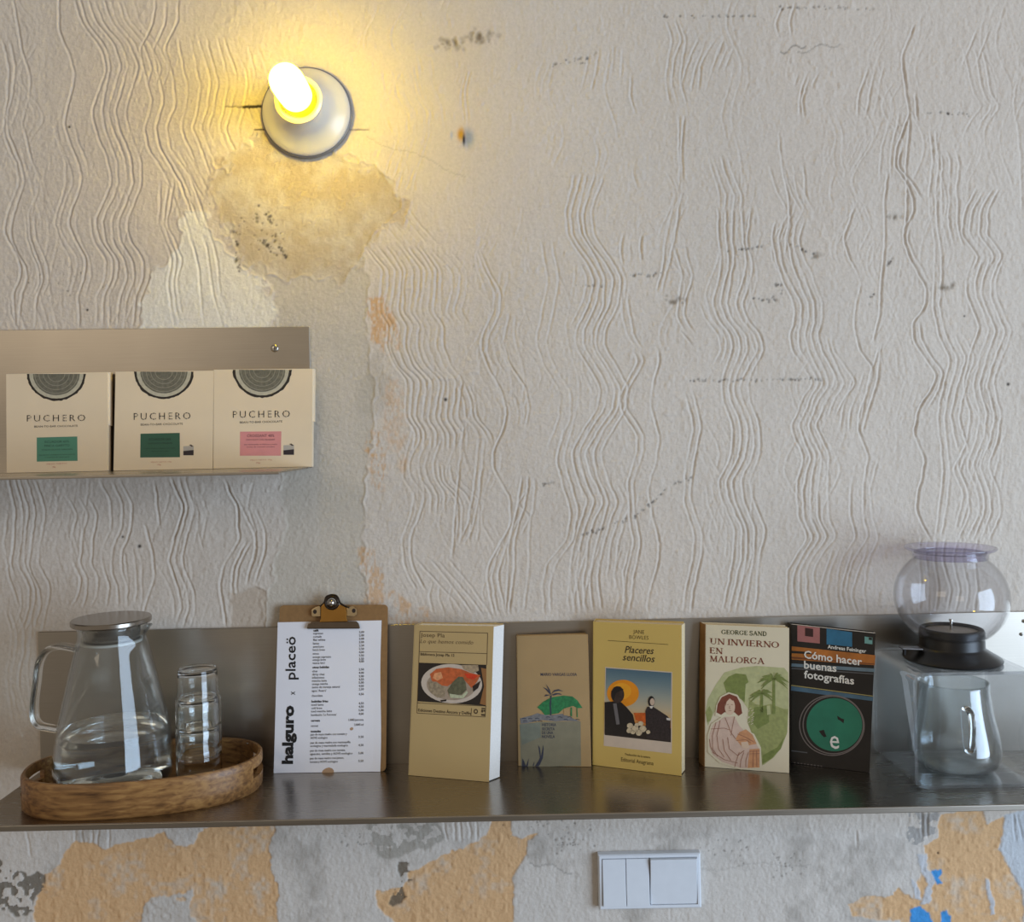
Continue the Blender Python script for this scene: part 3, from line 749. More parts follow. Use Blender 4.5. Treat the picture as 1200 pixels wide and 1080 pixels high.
ou = nt.nodes.new('ShaderNodeAttribute'); ou.attribute_name = 'outer'
b2n = nt.nodes.new('ShaderNodeBump'); b2n.invert = True; b2n.inputs['Strength'].default_value = .6; b2n.inputs['Distance'].default_value = .0015
nt.links.new(mth('MULTIPLY', mth('MULTIPLY', comb, msk_), ou.outputs['Fac']), b2n.inputs['Height'])
nt.links.new(bp.outputs['Normal'], b2n.inputs['Normal']); nt.links.new(b2n.outputs['Normal'], b.inputs['Normal'])
me.materials.append(wm)

fl = MB().box(-2.4, 2.4, -4.0, 0.0, -0.05, 0.0).build('floor', mat('floor_concrete', (120, 112, 102), .6, var=.12, nscale=6))
fl['kind'] = 'structure'; fl['label'] = 'grey concrete floor of the room below the shelf'

# ================================================================== steel shelves
SHELF_Z, SHELF_D = 1.024, 0.193
UP_Z = 1.461
steel_shelf = steel('brushed_steel', (170, 162, 151), .36)
steel_plate = steel('rubbed_steel', (164, 157, 148), .27, axis=(1, 12, 12), var=.05, rvar=.02)
screw_m = steel('screw_steel', (190, 185, 176), .3, axis=(10, 10, 10))

def screw(parent, x, y, z, r=.0038):
    m = MB().lathe([(0, .0016), (r * .6, .0015), (r, .0007), (r, 0)], (x, y, z), 20, axis='y')
    s = m.build('screw', screw_m, parent, smooth=True)
    c = MB().box(x - r * .55, x + r * .55, y - .0019, y - .0013, z - .0004, z + .0004).box(x - .0004, x + .0004, y - .0019, y - .0013, z - r * .55, z + r * .55)
    c.build('screw_slot', mat('slot_dark', (40, 36, 32), .6), s)

low_shelf = thing('wall_shelf', (0, 0, SHELF_Z), 'long brushed steel wall shelf carrying the books, jug and dripper', 'shelf')
XL, XR = -0.699, 1.30
bevel(MB().box(XL, XR, -.0028, -.0006, SHELF_Z - .002, 1.227).build('back_panel', steel_shelf, low_shelf), .0004, 1)
bevel(MB().box(XL, XR, -SHELF_D, -.0028, SHELF_Z - .0022, SHELF_Z).build('shelf_plate', steel_plate, low_shelf), .0004, 1)
bevel(MB().box(XL, XR, -SHELF_D - .002, -SHELF_D, SHELF_Z - .0072, SHELF_Z).build('front_lip', steel_shelf, low_shelf), .0008, 2)
screw(low_shelf, .742, -.0028, 1.213, .0026); screw(low_shelf, .738, -.0028, 1.194, .0026)

up_shelf = thing('wall_shelf', (-.6, 0, UP_Z), 'short brushed steel wall shelf holding the three chocolate packets', 'shelf')
XA, XB = -1.22, -.293
m = MB()
f = [(XA, -.0028, UP_Z - .002), (XB, -.0028, UP_Z - .002), (XB, -.0028, 1.665), (XA, -.0028, 1.6735)]
m.hexa(f, [(x, -.0006, z) for x, _, z in f]); bevel(m.build('back_panel', steel_shelf, up_shelf), .0004, 1)
bevel(MB().box(XA, XB, -SHELF_D, -.0028, UP_Z - .0022, UP_Z).build('shelf_plate', steel_plate, up_shelf), .0004, 1)
bevel(MB().box(XA, XB, -SHELF_D - .002, -SHELF_D, UP_Z - .0035, UP_Z).build('front_lip', steel_shelf, up_shelf), .0006, 2)
sx = at(322, 408, -.003); screw(up_shelf, sx[0], -.0028, sx[2], .0056)

# ================================================================== wall lamp
lc = at(360, 133, 0.0)
lamp = thing('wall_lamp', (lc[0], .0005, lc[2]), 'white porcelain wall lamp with bare glowing yellow bulb', 'lamp')
LX, LZ = lc[0], lc[2]
porc = mat('porcelain', (222, 216, 204), .28, var=.03, nscale=30, coat=.3)
m = MB().lathe([(.052, -.001), (.0655, -.001), (.0668, .0015), (.0662, .0045), (.063, .0060)], (LX, 0, LZ), 64, axis='y')
o = m.build('rim_ring', mat('lamp_rim_grey', (120, 118, 120), .4), lamp, smooth=True)
prof = [(.0, .004), (.0635, .004), (.0640, .0070), (.0628, .0095), (.057, .0140), (.049, .0200), (.041, .028), (.0355, .037), (.0325, .045), (.0318, .050), (.0338, .053), (.0338, .057), (.0305, .0595), (.027, .0585), (.0255, .050), (0, .050)]
m = MB().lathe(prof, (LX, 0, LZ), 64, axis='y'); autosmooth(m.build('porcelain_base', porc, lamp), 50)
m = MB().lathe([(.0, .048), (.0225, .048), (.0232, .054), (.0234, .064), (.0230, .070), (0, .070)], (LX, 0, LZ), 40, axis='y')
autosmooth(m.build('bulb_neck', emitter('bulb_neck_glow', (1.0, .62, .01), 1.3), lamp, label='glowing yellow neck of the bulb'), 60)
pr = [(.0, .0695), (.0225, .0695), (.0232, .085), (.0234, .105), (.0232, .122), (.0218, .132), (.0180, .140), (.0125, .1455), (.005, .1478), (0, .148)]
m = MB().lathe(pr, (LX, 0, LZ), 40, axis='y')
m.build('bulb', emitter('bulb_glow', (1.0, .70, .017), 58.0), lamp, smooth=True)

# ================================================================== light switch
swm = mat('switch_plastic', (226, 230, 236), .35, var=.02)
sw0, sw1 = at(700, 998, 0), at(820.5, 1059.5, 0)
x0, x1, z1, z0 = sw0[0], sw1[0], sw0[2], sw1[2]
sw = thing('light_switch', ((x0 + x1) / 2, 0, (z0 + z1) / 2), 'white double wall switch with three rockers below the steel shelf', 'switch')
m = MB(); e = .0055
outer = [(x0, z0), (x1, z0), (x1, z1), (x0, z1)]; mid = [(x0 + .0018, z0 + .0018), (x1 - .0018, z0 + .0018), (x1 - .0018, z1 - .0018), (x0 + .0018, z1 - .0018)]
inn = [(x0 + e, z0 + e), (x1 - e, z0 + e), (x1 - e, z1 - e), (x0 + e, z1 - e)]
V4 = [(x, .0012, z) for x, z in outer] + [(x, -.0085, z) for x, z in outer] + [(x, -.0105, z) for x, z in mid] + [(x, -.0105, z) for x, z in inn] + [(x, -.004, z) for x, z in inn]
Fs = []
for l in range(4):
    for q in range(4): Fs.append((l * 4 + q, l * 4 + (q + 1) % 4, (l + 1) * 4 + (q + 1) % 4, (l + 1) * 4 + q))
Fs.append((16, 17, 18, 19)); m.add(V4, Fs); bevel(m.build('switch_frame', swm, sw), .0007, 2)
ix0, ix1, iz0, iz1 = x0 + e + .0006, x1 - e - .0006, z0 + e + .0006, z1 - e - .0006
wq = (ix1 - ix0 - .0016) / 2
for a, bb, tilt in ((ix0, ix0 + wq / 2 - .0004, .001), (ix0 + wq / 2 + .0004, ix0 + wq, .001), (ix1 - wq, ix1, -.0035)):
    f = [(a, -.0125 - tilt, iz0), (bb, -.0125 - tilt, iz0), (bb, -.0125 + tilt, iz1), (a, -.0125 + tilt, iz1)]
    k = MB(); k.hexa(f, [(x, -.0045, z) for x, _, z in f]); bevel(k.build('rocker', swm, sw), .0008, 2)

# ================================================================== chocolate packets on the upper shelf
card = mat('packet_card', (228, 208, 178), .6, var=.02, nscale=20)
ink = mat('ink_black', (38, 32, 28), .7, var=.0)
bark = mat('bark_print', (44, 36, 30), .7, var=.3, nscale=300)
sap = mat('sapwood_print', (186, 178, 156), .7, var=.1, nscale=200)
heart = mat('heartwood_print', (108, 104, 90), .7, var=.25, nscale=260)
ring_p = mat('growth_ring_print', (142, 136, 118), .7)
redink = mat('ink_red', (190, 120, 100), .7, var=0)
def packet(cr, BLp, BRp, TLp, TRp, slicec, brand, sub, label_quad, label_rgb, lines, pic, label, tiny):
    P = lambda *pts: cr(pts)
    bl, br, tl, tr = P(BLp, BRp, TLp, TRp)
    BL, BR, TL = at(*bl, -.030), at(*br, -.030), at(*tl, -.0175)
    zmin = min(BL[2], BR[2]); BL[2] = BR[2] = UP_Z + .0004
    sh = Sheet(BL, BR, TL); sh.TR = sh.hit(*tr)
    t = thing('chocolate_packet', ((BL[0] + BR[0]) / 2, -.024, UP_Z), label, 'packet', 'chocolate packets on the upper shelf')
    q = [sh.BL, sh.BR, sh.TR, sh.TL]; n = sh.n
    bk = -n * .011
    m = MB(); m.hexa([p - n * .0006 for p in q], [p + bk for p in q]); bevel(m.build('sleeve', card, t), .0005, 1)
    m = MB(); m.hexa(q, [p - n * .0006 for p in q]); m.build('front_panel', card, t)
    # side flap folded over the upper right edge
    a, c = sh.TR, sh.BR + (sh.TR - sh.BR) * .46
    e = sh.ex * .0022
    m = MB(); m.hexa([c - n * .002, c + e - n * .003, a + e - n * .003, a - n * .002], [c - n * .0105, c + e - n * .0105, a + e - n * .0105, a - n * .0105]); m.build('side_flap', card, t)
    cx, cy, rx, ry = slicec
    k = 8.307
    def arc(s, wob, drop=0.0):
        pts = []
        for d in range(0, 181, 5):
            w = 1 + random.uniform(-wob, wob); pts.append((cx + rx * s * w * math.cos(math.radians(180 - d)), cy + ry * s * w * math.sin(math.radians(180 - d)) * 1.0))
        return cr(pts)
    pr = Print(sh); top = cy
    pr.poly(arc(1.0, .018), bark, 0).poly(arc(.915, .006), sap, 1).poly(arc(.79, .006), heart, 2)
    for rr in (.74, .6, .45, .3):
        a1, a2 = arc(rr, .003), arc(rr - .025, .003)
        pr.poly(a1 + a2[::-1], ring_p, 3)
    pr.build('wood_slice_print', t)
    pr = Print(sh); (a, b2, h) = brand; A, B = P(a, b2)
    V0, F0, cap = wide_shape('PUCHERO', 0, -.012)
    pr.text('PUCHERO', A, B, h / k, ink, glyphs=wide_shape, bold=-.006)
    # the breaks of the stencil letters
    L = (B[0] - A[0]) / 7.0
    for q7 in range(7):
        for fr in ((.40,) if q7 in (0, 3, 5) else (.28, .62)):
            xx = A[0] + L * (q7 + fr * .9) ; yy = A[1] + (B[1] - A[1]) * (q7 + .5) / 7
            pr.poly([(xx, yy + .3), (xx + .55, yy + .3), (xx + 1.0, yy - h / k - .3), (xx + .45, yy - h / k - .3)], card, 2)
    pr.build('brand_lettering', t)
    pr = Print(sh); (a, b2, h) = sub; A, B = P(a, b2); pr.text('BEAN-TO-BAR CHOCOLATE', A, B, h / k, ink); pr.build('tagline_lettering', t)
    pr = Print(sh)
    for (a, b2, h, s) in tiny:
        A, B = P(a, b2); pr.text(s, A, B, h / k, redink)
    pr.build('weight_lettering', t)
    lm = mat('label_%d_%d_%d' % label_rgb, label_rgb, .55, var=.03)
    dk = mat('label_ink_%d_%d_%d' % label_rgb, tuple(int(c * .5) for c in label_rgb), .6, var=0)
    q4 = P(*label_quad)
    pr = Print(sh); pr.poly(q4, lm, 0)
    (xa, ya), (xb, yb), (xc, yc), (xd, yd) = q4
    for s, fy, w, h in lines:
        def pt(u, v): return (xa + (xb - xa) * u + (xd - xa) * v, ya + (yb - ya) * u + (yd - ya) * v)
        pr.text(s, pt(.5 - w / 2, fy), pt(.5 + w / 2, fy), h, dk, 1)
    pr.build('flavour_label', t)
    if pic:
        x, y, w, h = pic
        pr = Print(sh)
        pr.poly(P((x, y + h * .15), (x + w, y + h * .1), (x + w, y + h), (x, y + h)), mat('picture_grey', (176, 168, 158), .6), 0)
        pr.poly(P((x, y + h * .6), (x + w, y + h * .5), (x + w, y + h), (x, y + h)), mat('picture_dark', (44, 34, 40), .6), 1)
        pr.poly(P((x + w * .55, y + h * .02), (x + w * .75, y - h * .02), (x + w * .98, y + h * .16), (x + w * .8, y + h * .2)), mat('picture_cocoa', (80, 64, 54), .6), 1)
        pr.build('cocoa_picture', t)
    return t
packet(crop(0, 430, 8.307), (65, 1022), (1050, 1005), (60, 68), (1048, 48), (548, 66, 288, 262), ((262, 530), (830, 524), 62), ((335, 588), (757, 580), 18),
       ((358, 685), (752, 675), (755, 912), (358, 920)), (74, 132, 108), [('ECUADOR 65%', .24, .6, 2.6), ('FINCA GARYTO', .40, .62, 2.6), ('CHOCOLATE ORIGEN', .55, .76, 1.6), ('Ingredientes ecologicos de cacao y panela', .75, .88, 1.3), ('y manteca de cacao pura', .85, .6, 1.3)],
       None, 'cream chocolate packet with sea-green label, leftmost on the upper shelf', [((455, 950), (650, 942), 12, 'PESO NETO'), ((510, 980), (540, 976), 14, '70g')])
packet(crop(130, 430, 8.307), (25, 1005), (990, 990), (45, 45), (1000, 35), (515, 44, 290, 268), ((222, 514), (775, 506), 66), ((290, 570), (700, 561), 20),
       ((288, 648), (670, 640), (672, 877), (285, 880)), (44, 88, 68), [('ECUADOR 56%', .30, .56, 2.8), ('CHOCOLATE CON LECHE', .45, .62, 1.8), ('cacao, leche, azucar de cana', .65, .78, 1.3), ('manteca de cacao', .77, .45, 1.2)],
       (705, 755, 100, 103), 'cream chocolate packet with dark green label, middle one on the upper shelf', [((390, 930), (590, 925), 10, 'PESO NETO 70g'), ((450, 958), (488, 954), 14, '70g')])
packet(crop(250, 430, 8.304), (0, 990), (960, 970), (5, 25), (965, 15), (475, 26, 285, 272), ((190, 494), (745, 487), 66), ((258, 548), (672, 538), 20),
       ((260, 628), (662, 625), (658, 862), (258, 862)), (214, 140, 138), [('CROISSANT 48%', .23, .66, 3.2), ('CHOCOLATE CON CROISSANT', .37, .7, 1.8), ('con mantequilla de Mallorca y leche', .56, .8, 1.5), ('trozos de croissant artesano', .66, .68, 1.5)],
       (682, 745, 103, 108), 'cream chocolate packet with pink label at the right end of the upper shelf', [((360, 910), (570, 905), 10, 'PESO NETO 70g'), ((415, 940), (455, 936), 14, '70g')])

# ================================================================== wooden tray
def wood(name, c0, c1, c2, scale=(5, 70, 70)):
    m = bpy.data.materials.new(name); m.use_nodes = True
    nt = m.node_tree; b = nt.nodes['Principled BSDF']; b.inputs['Roughness'].default_value = .42
    tc = nt.nodes.new('ShaderNodeTexCoord'); mp = nt.nodes.new('ShaderNodeMapping'); mp.inputs['Scale'].default_value = scale
    n = nt.nodes.new('ShaderNodeTexNoise'); n.inputs['Scale'].default_value = 3.2; n.inputs['Detail'].default_value = 7; n.inputs['Distortion'].default_value = .35
    n2 = nt.nodes.new('ShaderNodeTexNoise'); n2.inputs['Scale'].default_value = 14; n2.inputs['Detail'].default_value = 4
    nt.links.new(tc.outputs['Object'], mp.inputs['Vector']); nt.links.new(mp.outputs['Vector'], n.inputs['Vector']); nt.links.new(tc.outputs['Object'], n2.inputs['Vector'])
    ad = nt.nodes.new('ShaderNodeMath'); ad.operation = 'MULTIPLY_ADD'; ad.inputs[1].default_value = .5
    nt.links.new(n2.outputs['Fac'], ad.inputs[0]); nt.links.new(n.outputs['Fac'], ad.inputs[2])
    r = nt.nodes.new('ShaderNodeValToRGB'); el = r.color_ramp.elements
    el[0].position = .5; el[0].color = lin(c0) + (1,); el[1].position = 1.0; el[1].color = lin(c2) + (1,)
    k = el.new(.74); k.color = lin(c1) + (1,)
    nt.links.new(ad.outputs[0], r.inputs['Fac']); nt.links.new(r.outputs['Color'], b.inputs['Base Color'])
    bp = nt.nodes.new('ShaderNodeBump'); bp.inputs['Strength'].default_value = .15; bp.inputs['Distance'].default_value = .001
    nt.links.new(n.outputs['Fac'], bp.inputs['Height']); nt.links.new(bp.outputs['Normal'], b.inputs['Normal'])
    return m
wd = wood('mango_wood', (78, 50, 26), (134, 94, 52), (168, 126, 74))
TC = np.array([-.508, -.0955]); TA, TB, TROT, TH, TT = .154, .0865, math.radians(10), .046, .0070
tray = thing('serving_tray', (TC[0], TC[1], SHELF_Z), 'oval wooden serving tray with raised rim under the glass jug', 'tray')
def tp(a, ins, z, lower=0.0):
    e = 2 / 2.35
    ca, sa = math.cos(a), math.sin(a)
    x = (TA - ins) * math.copysign(abs(ca) ** e, ca); y = (TB - ins) * math.copysign(abs(sa) ** e, sa)
    return np.array([TC[0] + x * math.cos(TROT) - y * math.sin(TROT), TC[1] + x * math.sin(TROT) + y * math.cos(TROT), SHELF_Z + z])
NS = 120
hs = [.0, .003, .018, .0205, .033, .0355, .043, TH]
def ins_o(h): return {.0: .003, .003: .0006, .043: .0002, TH: .0022}.get(h, 0.0)
def ins_i(h): return TT - .0015 if h == TH else TT
m = MB(); V, Fs = [], []
for h in hs:
    for q in range(NS): V.append(tp(2 * math.pi * q / NS, ins_o(h), h))
for h in hs:
    for q in range(NS): V.append(tp(2 * math.pi * q / NS, ins_i(h), h))
nh = len(hs); IN = nh * NS
def slot(j, q):
    a = (q + .5) / NS * 360
    return j in (3,) and (abs(a - 180) < 20) or (j in (3,) and (a < 20 or a > 340))
for j in range(nh - 1):
    for q in range(NS):
        q2 = (q + 1) % NS
        a, b2, c, d = j * NS + q, j * NS + q2, (j + 1) * NS + q2, (j + 1) * NS + q
        if slot(j, q):
            Fs += [(a, b2, b2 + IN, a + IN), (d, d + IN, c + IN, c)]
            if not slot(j, (q - 1) % NS): Fs.append((a, a + IN, d + IN, d))
            if not slot(j, q2): Fs.append((b2, c, c + IN, b2 + IN))
            continue
        Fs.append((a, b2, c, d)); Fs.append((a + IN, d + IN, c + IN, b2 + IN))
for q in range(NS):
    q2 = (q + 1) % NS; t0 = (nh - 1) * NS
    Fs.append((t0 + q, t0 + q2, t0 + q2 + IN, t0 + q + IN)); Fs.append((q, q + IN, q2 + IN, q2))
m.add(V, Fs); autosmooth(m.build('rim', wd, tray), 40)
m = MB(); pts = [tp(2 * math.pi * q / NS, TT - .0004, .0) for q in range(NS)]; pt2 = [p + np.array([0, 0, .011]) for p in pts]
m.add(pts + pt2, [tuple(range(NS))[::-1], tuple(range(NS, 2 * NS))] + [(q, (q + 1) % NS, NS + (q + 1) % NS, NS + q) for q in range(NS)])
m.build('tray_base', wd, tray)
TF = SHELF_Z + .011

# ================================================================== glass jug, its lid and the water
gl = glass('clear_glass')
JX, JY = -.5470, -.1030
JZ = TF + .0006
jug = thing('glass_jug', (JX, JY, TF), 'clear glass water jug with steel lid standing on the wooden tray', 'jug')
prof_o = [(.000, .0), (.056, .0), (.064, .0022), (.0705, .0075), (.0745, .016), (.0762, .028), (.0760, .042), (.0740, .062), (.0705, .084), (.0655, .108), (.0595, .134), (.0535, .160), (.0480, .182), (.0442, .196), (.0430, .204), (.0432, .2120), (.0446, .2155)]
prof_o = [(r, h * 1.02) for r, h in prof_o]
w_ = .0021
def inner(pr, w, floor):
    out = []
    for r, h in pr:
        if h <= floor: continue
        out.append((max(0, r - w), h))
    return out
top = prof_o[-1]
SPA = math.radians(-18)
def spout(r, h, a):
    d = (a - SPA + math.pi) % (2 * math.pi) - math.pi
    k = math.exp(-(d / .24) ** 2) * max(0, min(1, (h - .192) / .0278)) ** 1.2
    return r + .0210 * k, h + .003 * k
pin = inner(prof_o, w_, .006)
prof = prof_o + [(top[0] - .0010, top[1] + .0007)] + [(top[0] - w_, top[1])] + pin[::-1][1:] + [(.060, .0055), (.05, .0042), (0, .0042)]
m = MB().lathe([(r, h) for r, h in prof], (JX, JY, JZ), 96, fn=spout); m.build('jug_body', thin_clear('jug_glass', (248, 250, 250), .0, .012, .85, 2.6), jug, smooth=True)
# handle: a flat glass strap on the left
hp = [at(86, 760, JY), at(66, 757, JY), at(50, 762, JY), at(41, 777, JY), at(38, 800, JY), at(35, 825, JY), at(35.5, 841, JY), at(42, 850, JY), at(55, 853, JY), at(70, 855, JY)]
for p in hp[1:-1]: p[0] += .006
hp[0][0] = JX - .0470; hp[-1][0] = JX - .0712
m = MB().tube(smooth_path(hp, 6), .0046, 12, flat=1.0); 
V = [np.array([v[0], JY + (v[1] - JY) * 2.0, v[2]]) for v in m.v]; m.v = V
m.build('handle', gl, jug, smooth=True)
lidm = steel('lid_steel', (158, 150, 140), .24, axis=(1, 40, 1))
LZ0 = JZ + .2220
m = MB().lathe([(0, .0), (.0500, .0), (.0512, .0012), (.0512, .0058), (.0500, .0072), (0, .0078)], (JX, JY, LZ0), 72)
lid = autosmooth(m.build('lid', lidm, jug, label='round brushed steel lid'), 40)
m = MB().lathe([(.0, -.0245), (.0335, -.0245), (.0350, -.0230), (.0372, .0), (0, .0)], (JX, JY, LZ0), 60); autosmooth(m.build('lid_collar', lidm, lid), 40)
m = MB().lathe([(.0352, -.0262), (.0396, -.0254), (.0396, -.0228), (.0355, -.0220)], (JX, JY, LZ0), 60, closed=True)
m.build('seal_ring', mat('seal_silicone', (190, 188, 180), .5), lid, smooth=True)
WL = .0815
wp = [(0, .0046), (.048, .0046), (.0595, .0060)] + [(max(0, r - w_ - .0003), h) for r, h in prof_o if .006 < h < WL]
rl = np.interp(WL, [h for r, h in prof_o[1:]], [r for r, h in prof_o[1:]]) - w_ - .0003
wp += [(rl, WL), (0, WL)]
m = MB().lathe(wp, (JX, JY, JZ), 96)
water = m.build('water', glass('water', (248, 250, 250), 1.33), None, loc=(JX, JY, TF))
autosmooth(water, 50); tag(water, 'still clear water filling the lower part of the jug', 'water')

# ================================================================== stack of upturned tumblers
GX, GY = -.4375, -.088
def tumbler(zr, label):
    t = thing('glass_tumbler', (GX, GY, zr), label, 'glass', 'tumblers stacked upside down on the tray')
    Ht = .078
    po = [(.0290, .0), (.0302, .0010), (.0303, .010), (.0302, .022), (.0301, .034), (.0297, .0368), (.0278, .0395), (.0270, .046), (.0266, .058), (.0262, .071), (.0250, .0765), (.022, Ht), (0, Ht)]
    pi_ = [(0, Ht - .0065), (.021, Ht - .0065), (.0238, .0690), (.0246, .058), (.0250, .046), (.0256, .040), (.0276, .0362), (.0281, .034), (.0282, .022), (.0283, .010), (.0282, .0006)]
    m = MB().lathe(po + pi_, (GX, GY, zr), 56, closed=False)
    # close the lip
    m.f = [f for f in m.f if len(f) == 4]
    m.i = [0] * len(m.f)
    n0 = (len(po) + len(pi_) - 1) * 56
    for q in range(56): m.f.append([n0 + q, n0 + (q + 1) % 56, (q + 1) % 56, q]); m.i.append(0)
    o = m.build('tumbler_body', gl, t); autosmooth(o, 50)
    # fluted ring pressed in the foot
    k = MB()
    for q in range(28):
        a = 2 * math.pi * q / 28; p = (GX + .0225 * math.cos(a), GY + .0225 * math.sin(a), zr + Ht + .0003)
        k.lathe([(0, -.0006), (.0012, -.0003), (.0010, .0004), (0, .0007)], p, 6)
    k.build('foot_knurling', gl, t, smooth=True)
for i, lb in enumerate(('clear glass tumbler at the bottom of the upturned stack', 'clear glass tumbler in the middle of the upturned stack', 'clear glass tumbler on top of the upturned stack')):
    tumbler(TF + .0006 + i * .0390, lb)

# ================================================================== clipboard with the menu
cb = sheet_px((322, 905.5), (452, 903.5), (327.8, 709), (454.4, 708.4), SHELF_Z + .0003, -.0075)
clip_b = thing('clipboard', ((cb.BL + cb.BR) / 2), 'brown hardboard clipboard leaning on the shelf back panel beside the tray', 'clipboard')
hb = mat('hardboard', (140, 104, 62), .6, var=.10, nscale=140)
q = [cb.BL, cb.BR, cb.TR, cb.TL]; n = cb.n
BP = []
for k in range(4):
    a, p, b2 = q[k - 1], q[k], q[(k + 1) % 4]; e0, e1 = unit(a - p) * .006, unit(b2 - p) * .006
    for j in range(6):
        th = math.pi / 2 * j / 5
        BP.append(p + e0 * (1 - math.sin(th)) + e1 * (1 - math.cos(th)))
kk = len(BP)
m = MB(); m.add(BP + [p - n * .003 for p in BP], [tuple(range(kk)), tuple(range(2 * kk - 1, kk - 1, -1))] + [(j, kk + j, kk + (j + 1) % kk, (j + 1) % kk) for j in range(kk)])
m.build('board', hb, clip_b)
jaw_m = steel('jaw_steel', (120, 108, 96), .3, axis=(8, 8, 8)); brass = steel('clip_plate_metal', (176, 130, 66), .36, axis=(8, 8, 8)); dark_m = steel('spring_dark', (70, 62, 56), .35, axis=(8, 8, 8))
ear_m = steel('ear_metal', (206, 184, 146), .3, axis=(8, 8, 8))
def slab(name, pts, o0, o1, mt, parent, bev=.0004):
    V = [cb.hit(x, y, o1) for x, y in pts] + [cb.hit(x, y, o0) for x, y in pts]; k = len(pts)
    Fs = [tuple(range(k)), tuple(range(2 * k - 1, k - 1, -1))] + [(j, k + j, k + (j + 1) % k, (j + 1) % k) for j in range(k)]
    m = MB(); m.add(V, Fs); return bevel(m.build(name, mt, parent), bev, 2)
cc = crop(355, 690, 17.14)
slab('clip_jaw', cc([(75, 800), (105, 690), (160, 655), (1075, 645), (1120, 690), (1150, 775), (1140, 795)]), .0012, .0060, jaw_m, clip_b, .0012)
slab('clip_plate', cc([(365, 360), (420, 290), (470, 300), (500, 380), (600, 420), (700, 375), (740, 310), (860, 370), (880, 600), (900, 650), (330, 665), (360, 600)]), .0062, .0085, brass, clip_b, .0006)
for cx, cy, pts in ((240, 455, [(170, 420), (260, 360), (350, 335), (350, 550), (200, 555), (175, 530)]), (1020, 435, [(880, 370), (1000, 345), (1075, 400), (1080, 510), (1030, 550), (880, 540)])):
    ear = slab('clip_ear', cc(pts), .0032, .0055, ear_m, clip_b)
    pts2 = [(cx + 38 * math.cos(a), cy + 45 * math.sin(a)) for a in np.linspace(0, 2 * math.pi, 13)[:-1]]
    slab('ear_hole', cc(pts2), .0054, .0058, mat('hole_dark', (40, 26, 16), .7), ear, .00005)
arch = cc([(340, 350), (430, 270), (460, 170), (520, 130), (600, 115), (680, 140), (720, 210), (760, 290), (860, 345), (930, 370)])
m = MB().tube(smooth_path([cb.hit(x, y, .0075) for x, y in arch], 5), .0013, 10); m.build('clip_lever_edge', dark_m, clip_b, smooth=True)
sc = cb.hit(*cc([(585, 270)])[0], .006)
ring = [sc + cb.ex * (.0088 * math.cos(a)) + cb.ey * (.0085 * math.sin(a)) + n * .003 for a in np.linspace(0, 2 * math.pi, 33)]
spr = MB().tube(ring, .0021, 10); spr.build('spring_coil', dark_m, clip_b, smooth=True)
m = MB(); 
ball_c = sc + n * .003
rad = .0056; Vb, Fb = [], []
for j in range(9):
    ph = math.pi * j / 8
    for q_ in range(16):
        th = 2 * math.pi * q_ / 16; Vb.append(ball_c + rad * (math.sin(ph) * (math.cos(th) * cb.ex + math.sin(th) * cb.ey) + math.cos(ph) * n))
for j in range(8):
    for q_ in range(16): Fb.append((j * 16 + q_, j * 16 + (q_ + 1) % 16, (j + 1) * 16 + (q_ + 1) % 16, (j + 1) * 16 + q_))
m.add(Vb, Fb); m.build('spring_rod_end', steel('bright_metal', (205, 200, 195), .22, axis=(8, 8, 8)), clip_b, smooth=True)

# the sheet of paper: slightly curled away from the board at its right edge
paper_m = mat('menu_paper', (232, 230, 234), .7, var=.015, nscale=25)
pc = [(320.7, 907.6), (445.6, 904.2), (325.5, 729), (446.7, 726.7)]
menu = thing('menu_sheet', cb.hit(383, 906, .001), 'white printed menu sheet with coffee stains held by the clipboard', 'paper')
NXp, NYp = 14, 10
Vp, Vq, Fp = [], [], []
for j in range(NYp + 1):
    for i in range(NXp + 1):
        s, t_ = i / NXp, j / NYp
        x = (pc[0][0] * (1 - s) + pc[1][0] * s) * (1 - t_) + (pc[2][0] * (1 - s) + pc[3][0] * s) * t_
        y = (pc[0][1] * (1 - s) + pc[1][1] * s) * (1 - t_) + (pc[2][1] * (1 - s) + pc[3][1] * s) * t_
        x += .7 * math.sin(t_ * 7) * s
        P = cb.hit(x, y, .0005 + .0016 * max(0, s - .9) * 8 * (1 - t_))
        P[2] = max(P[2], SHELF_Z + .0004)
        Vp.append(P); Vq.append(P - n * .0003)
w1 = NXp + 1
for j in range(NYp):
    for i in range(NXp):
        a = j * w1 + i; Fp.append((a, a + 1, a + 1 + w1, a + w1))
N0 = len(Vp); Fq = [tuple(N0 + k for k in f[::-1]) for f in Fp]
rim = list(range(NXp)) + [j * w1 + NXp for j in range(NYp)] + [NYp * w1 + i for i in range(NXp, 0, -1)] + [j * w1 for j in range(NYp, 0, -1)]
Fr = [(rim[k], N0 + rim[k], N0 + rim[(k + 1) % len(rim)], rim[(k + 1) % len(rim)]) for k in range(len(rim))]
obj('sheet', Vp + Vq, Fp + Fq + Fr, paper_m, menu, smooth=False)
psh = Sheet(cb.BL + n * .0006, cb.BR + n * .0006, cb.TL + n * .0006)
black = mat('print_black', (22, 20, 20), .7, var=0)
grey_ink = mat('print_grey', (62, 58, 58), .7, var=0)
cl = crop(320, 730, 5.831)
pr = Print(psh)
def vtext(s, x_base, y0, y1, h, bold, lean=0):
    A, B = cl([(x_base, y0), (x_base + lean, y1)])
    pr.text(s, A, B, h / 5.831, black, up=(-1, 0), bold=bold, layer=2)
vtext('halguro', 132, 962, 562, 68, .045, 8)
vtext('placeö', 152, 385, 92, 66, .012, 2)
vtext('x', 150, 490, 466, 40, .0)
pr.build('logo_lettering', menu)
pr = Print(psh)
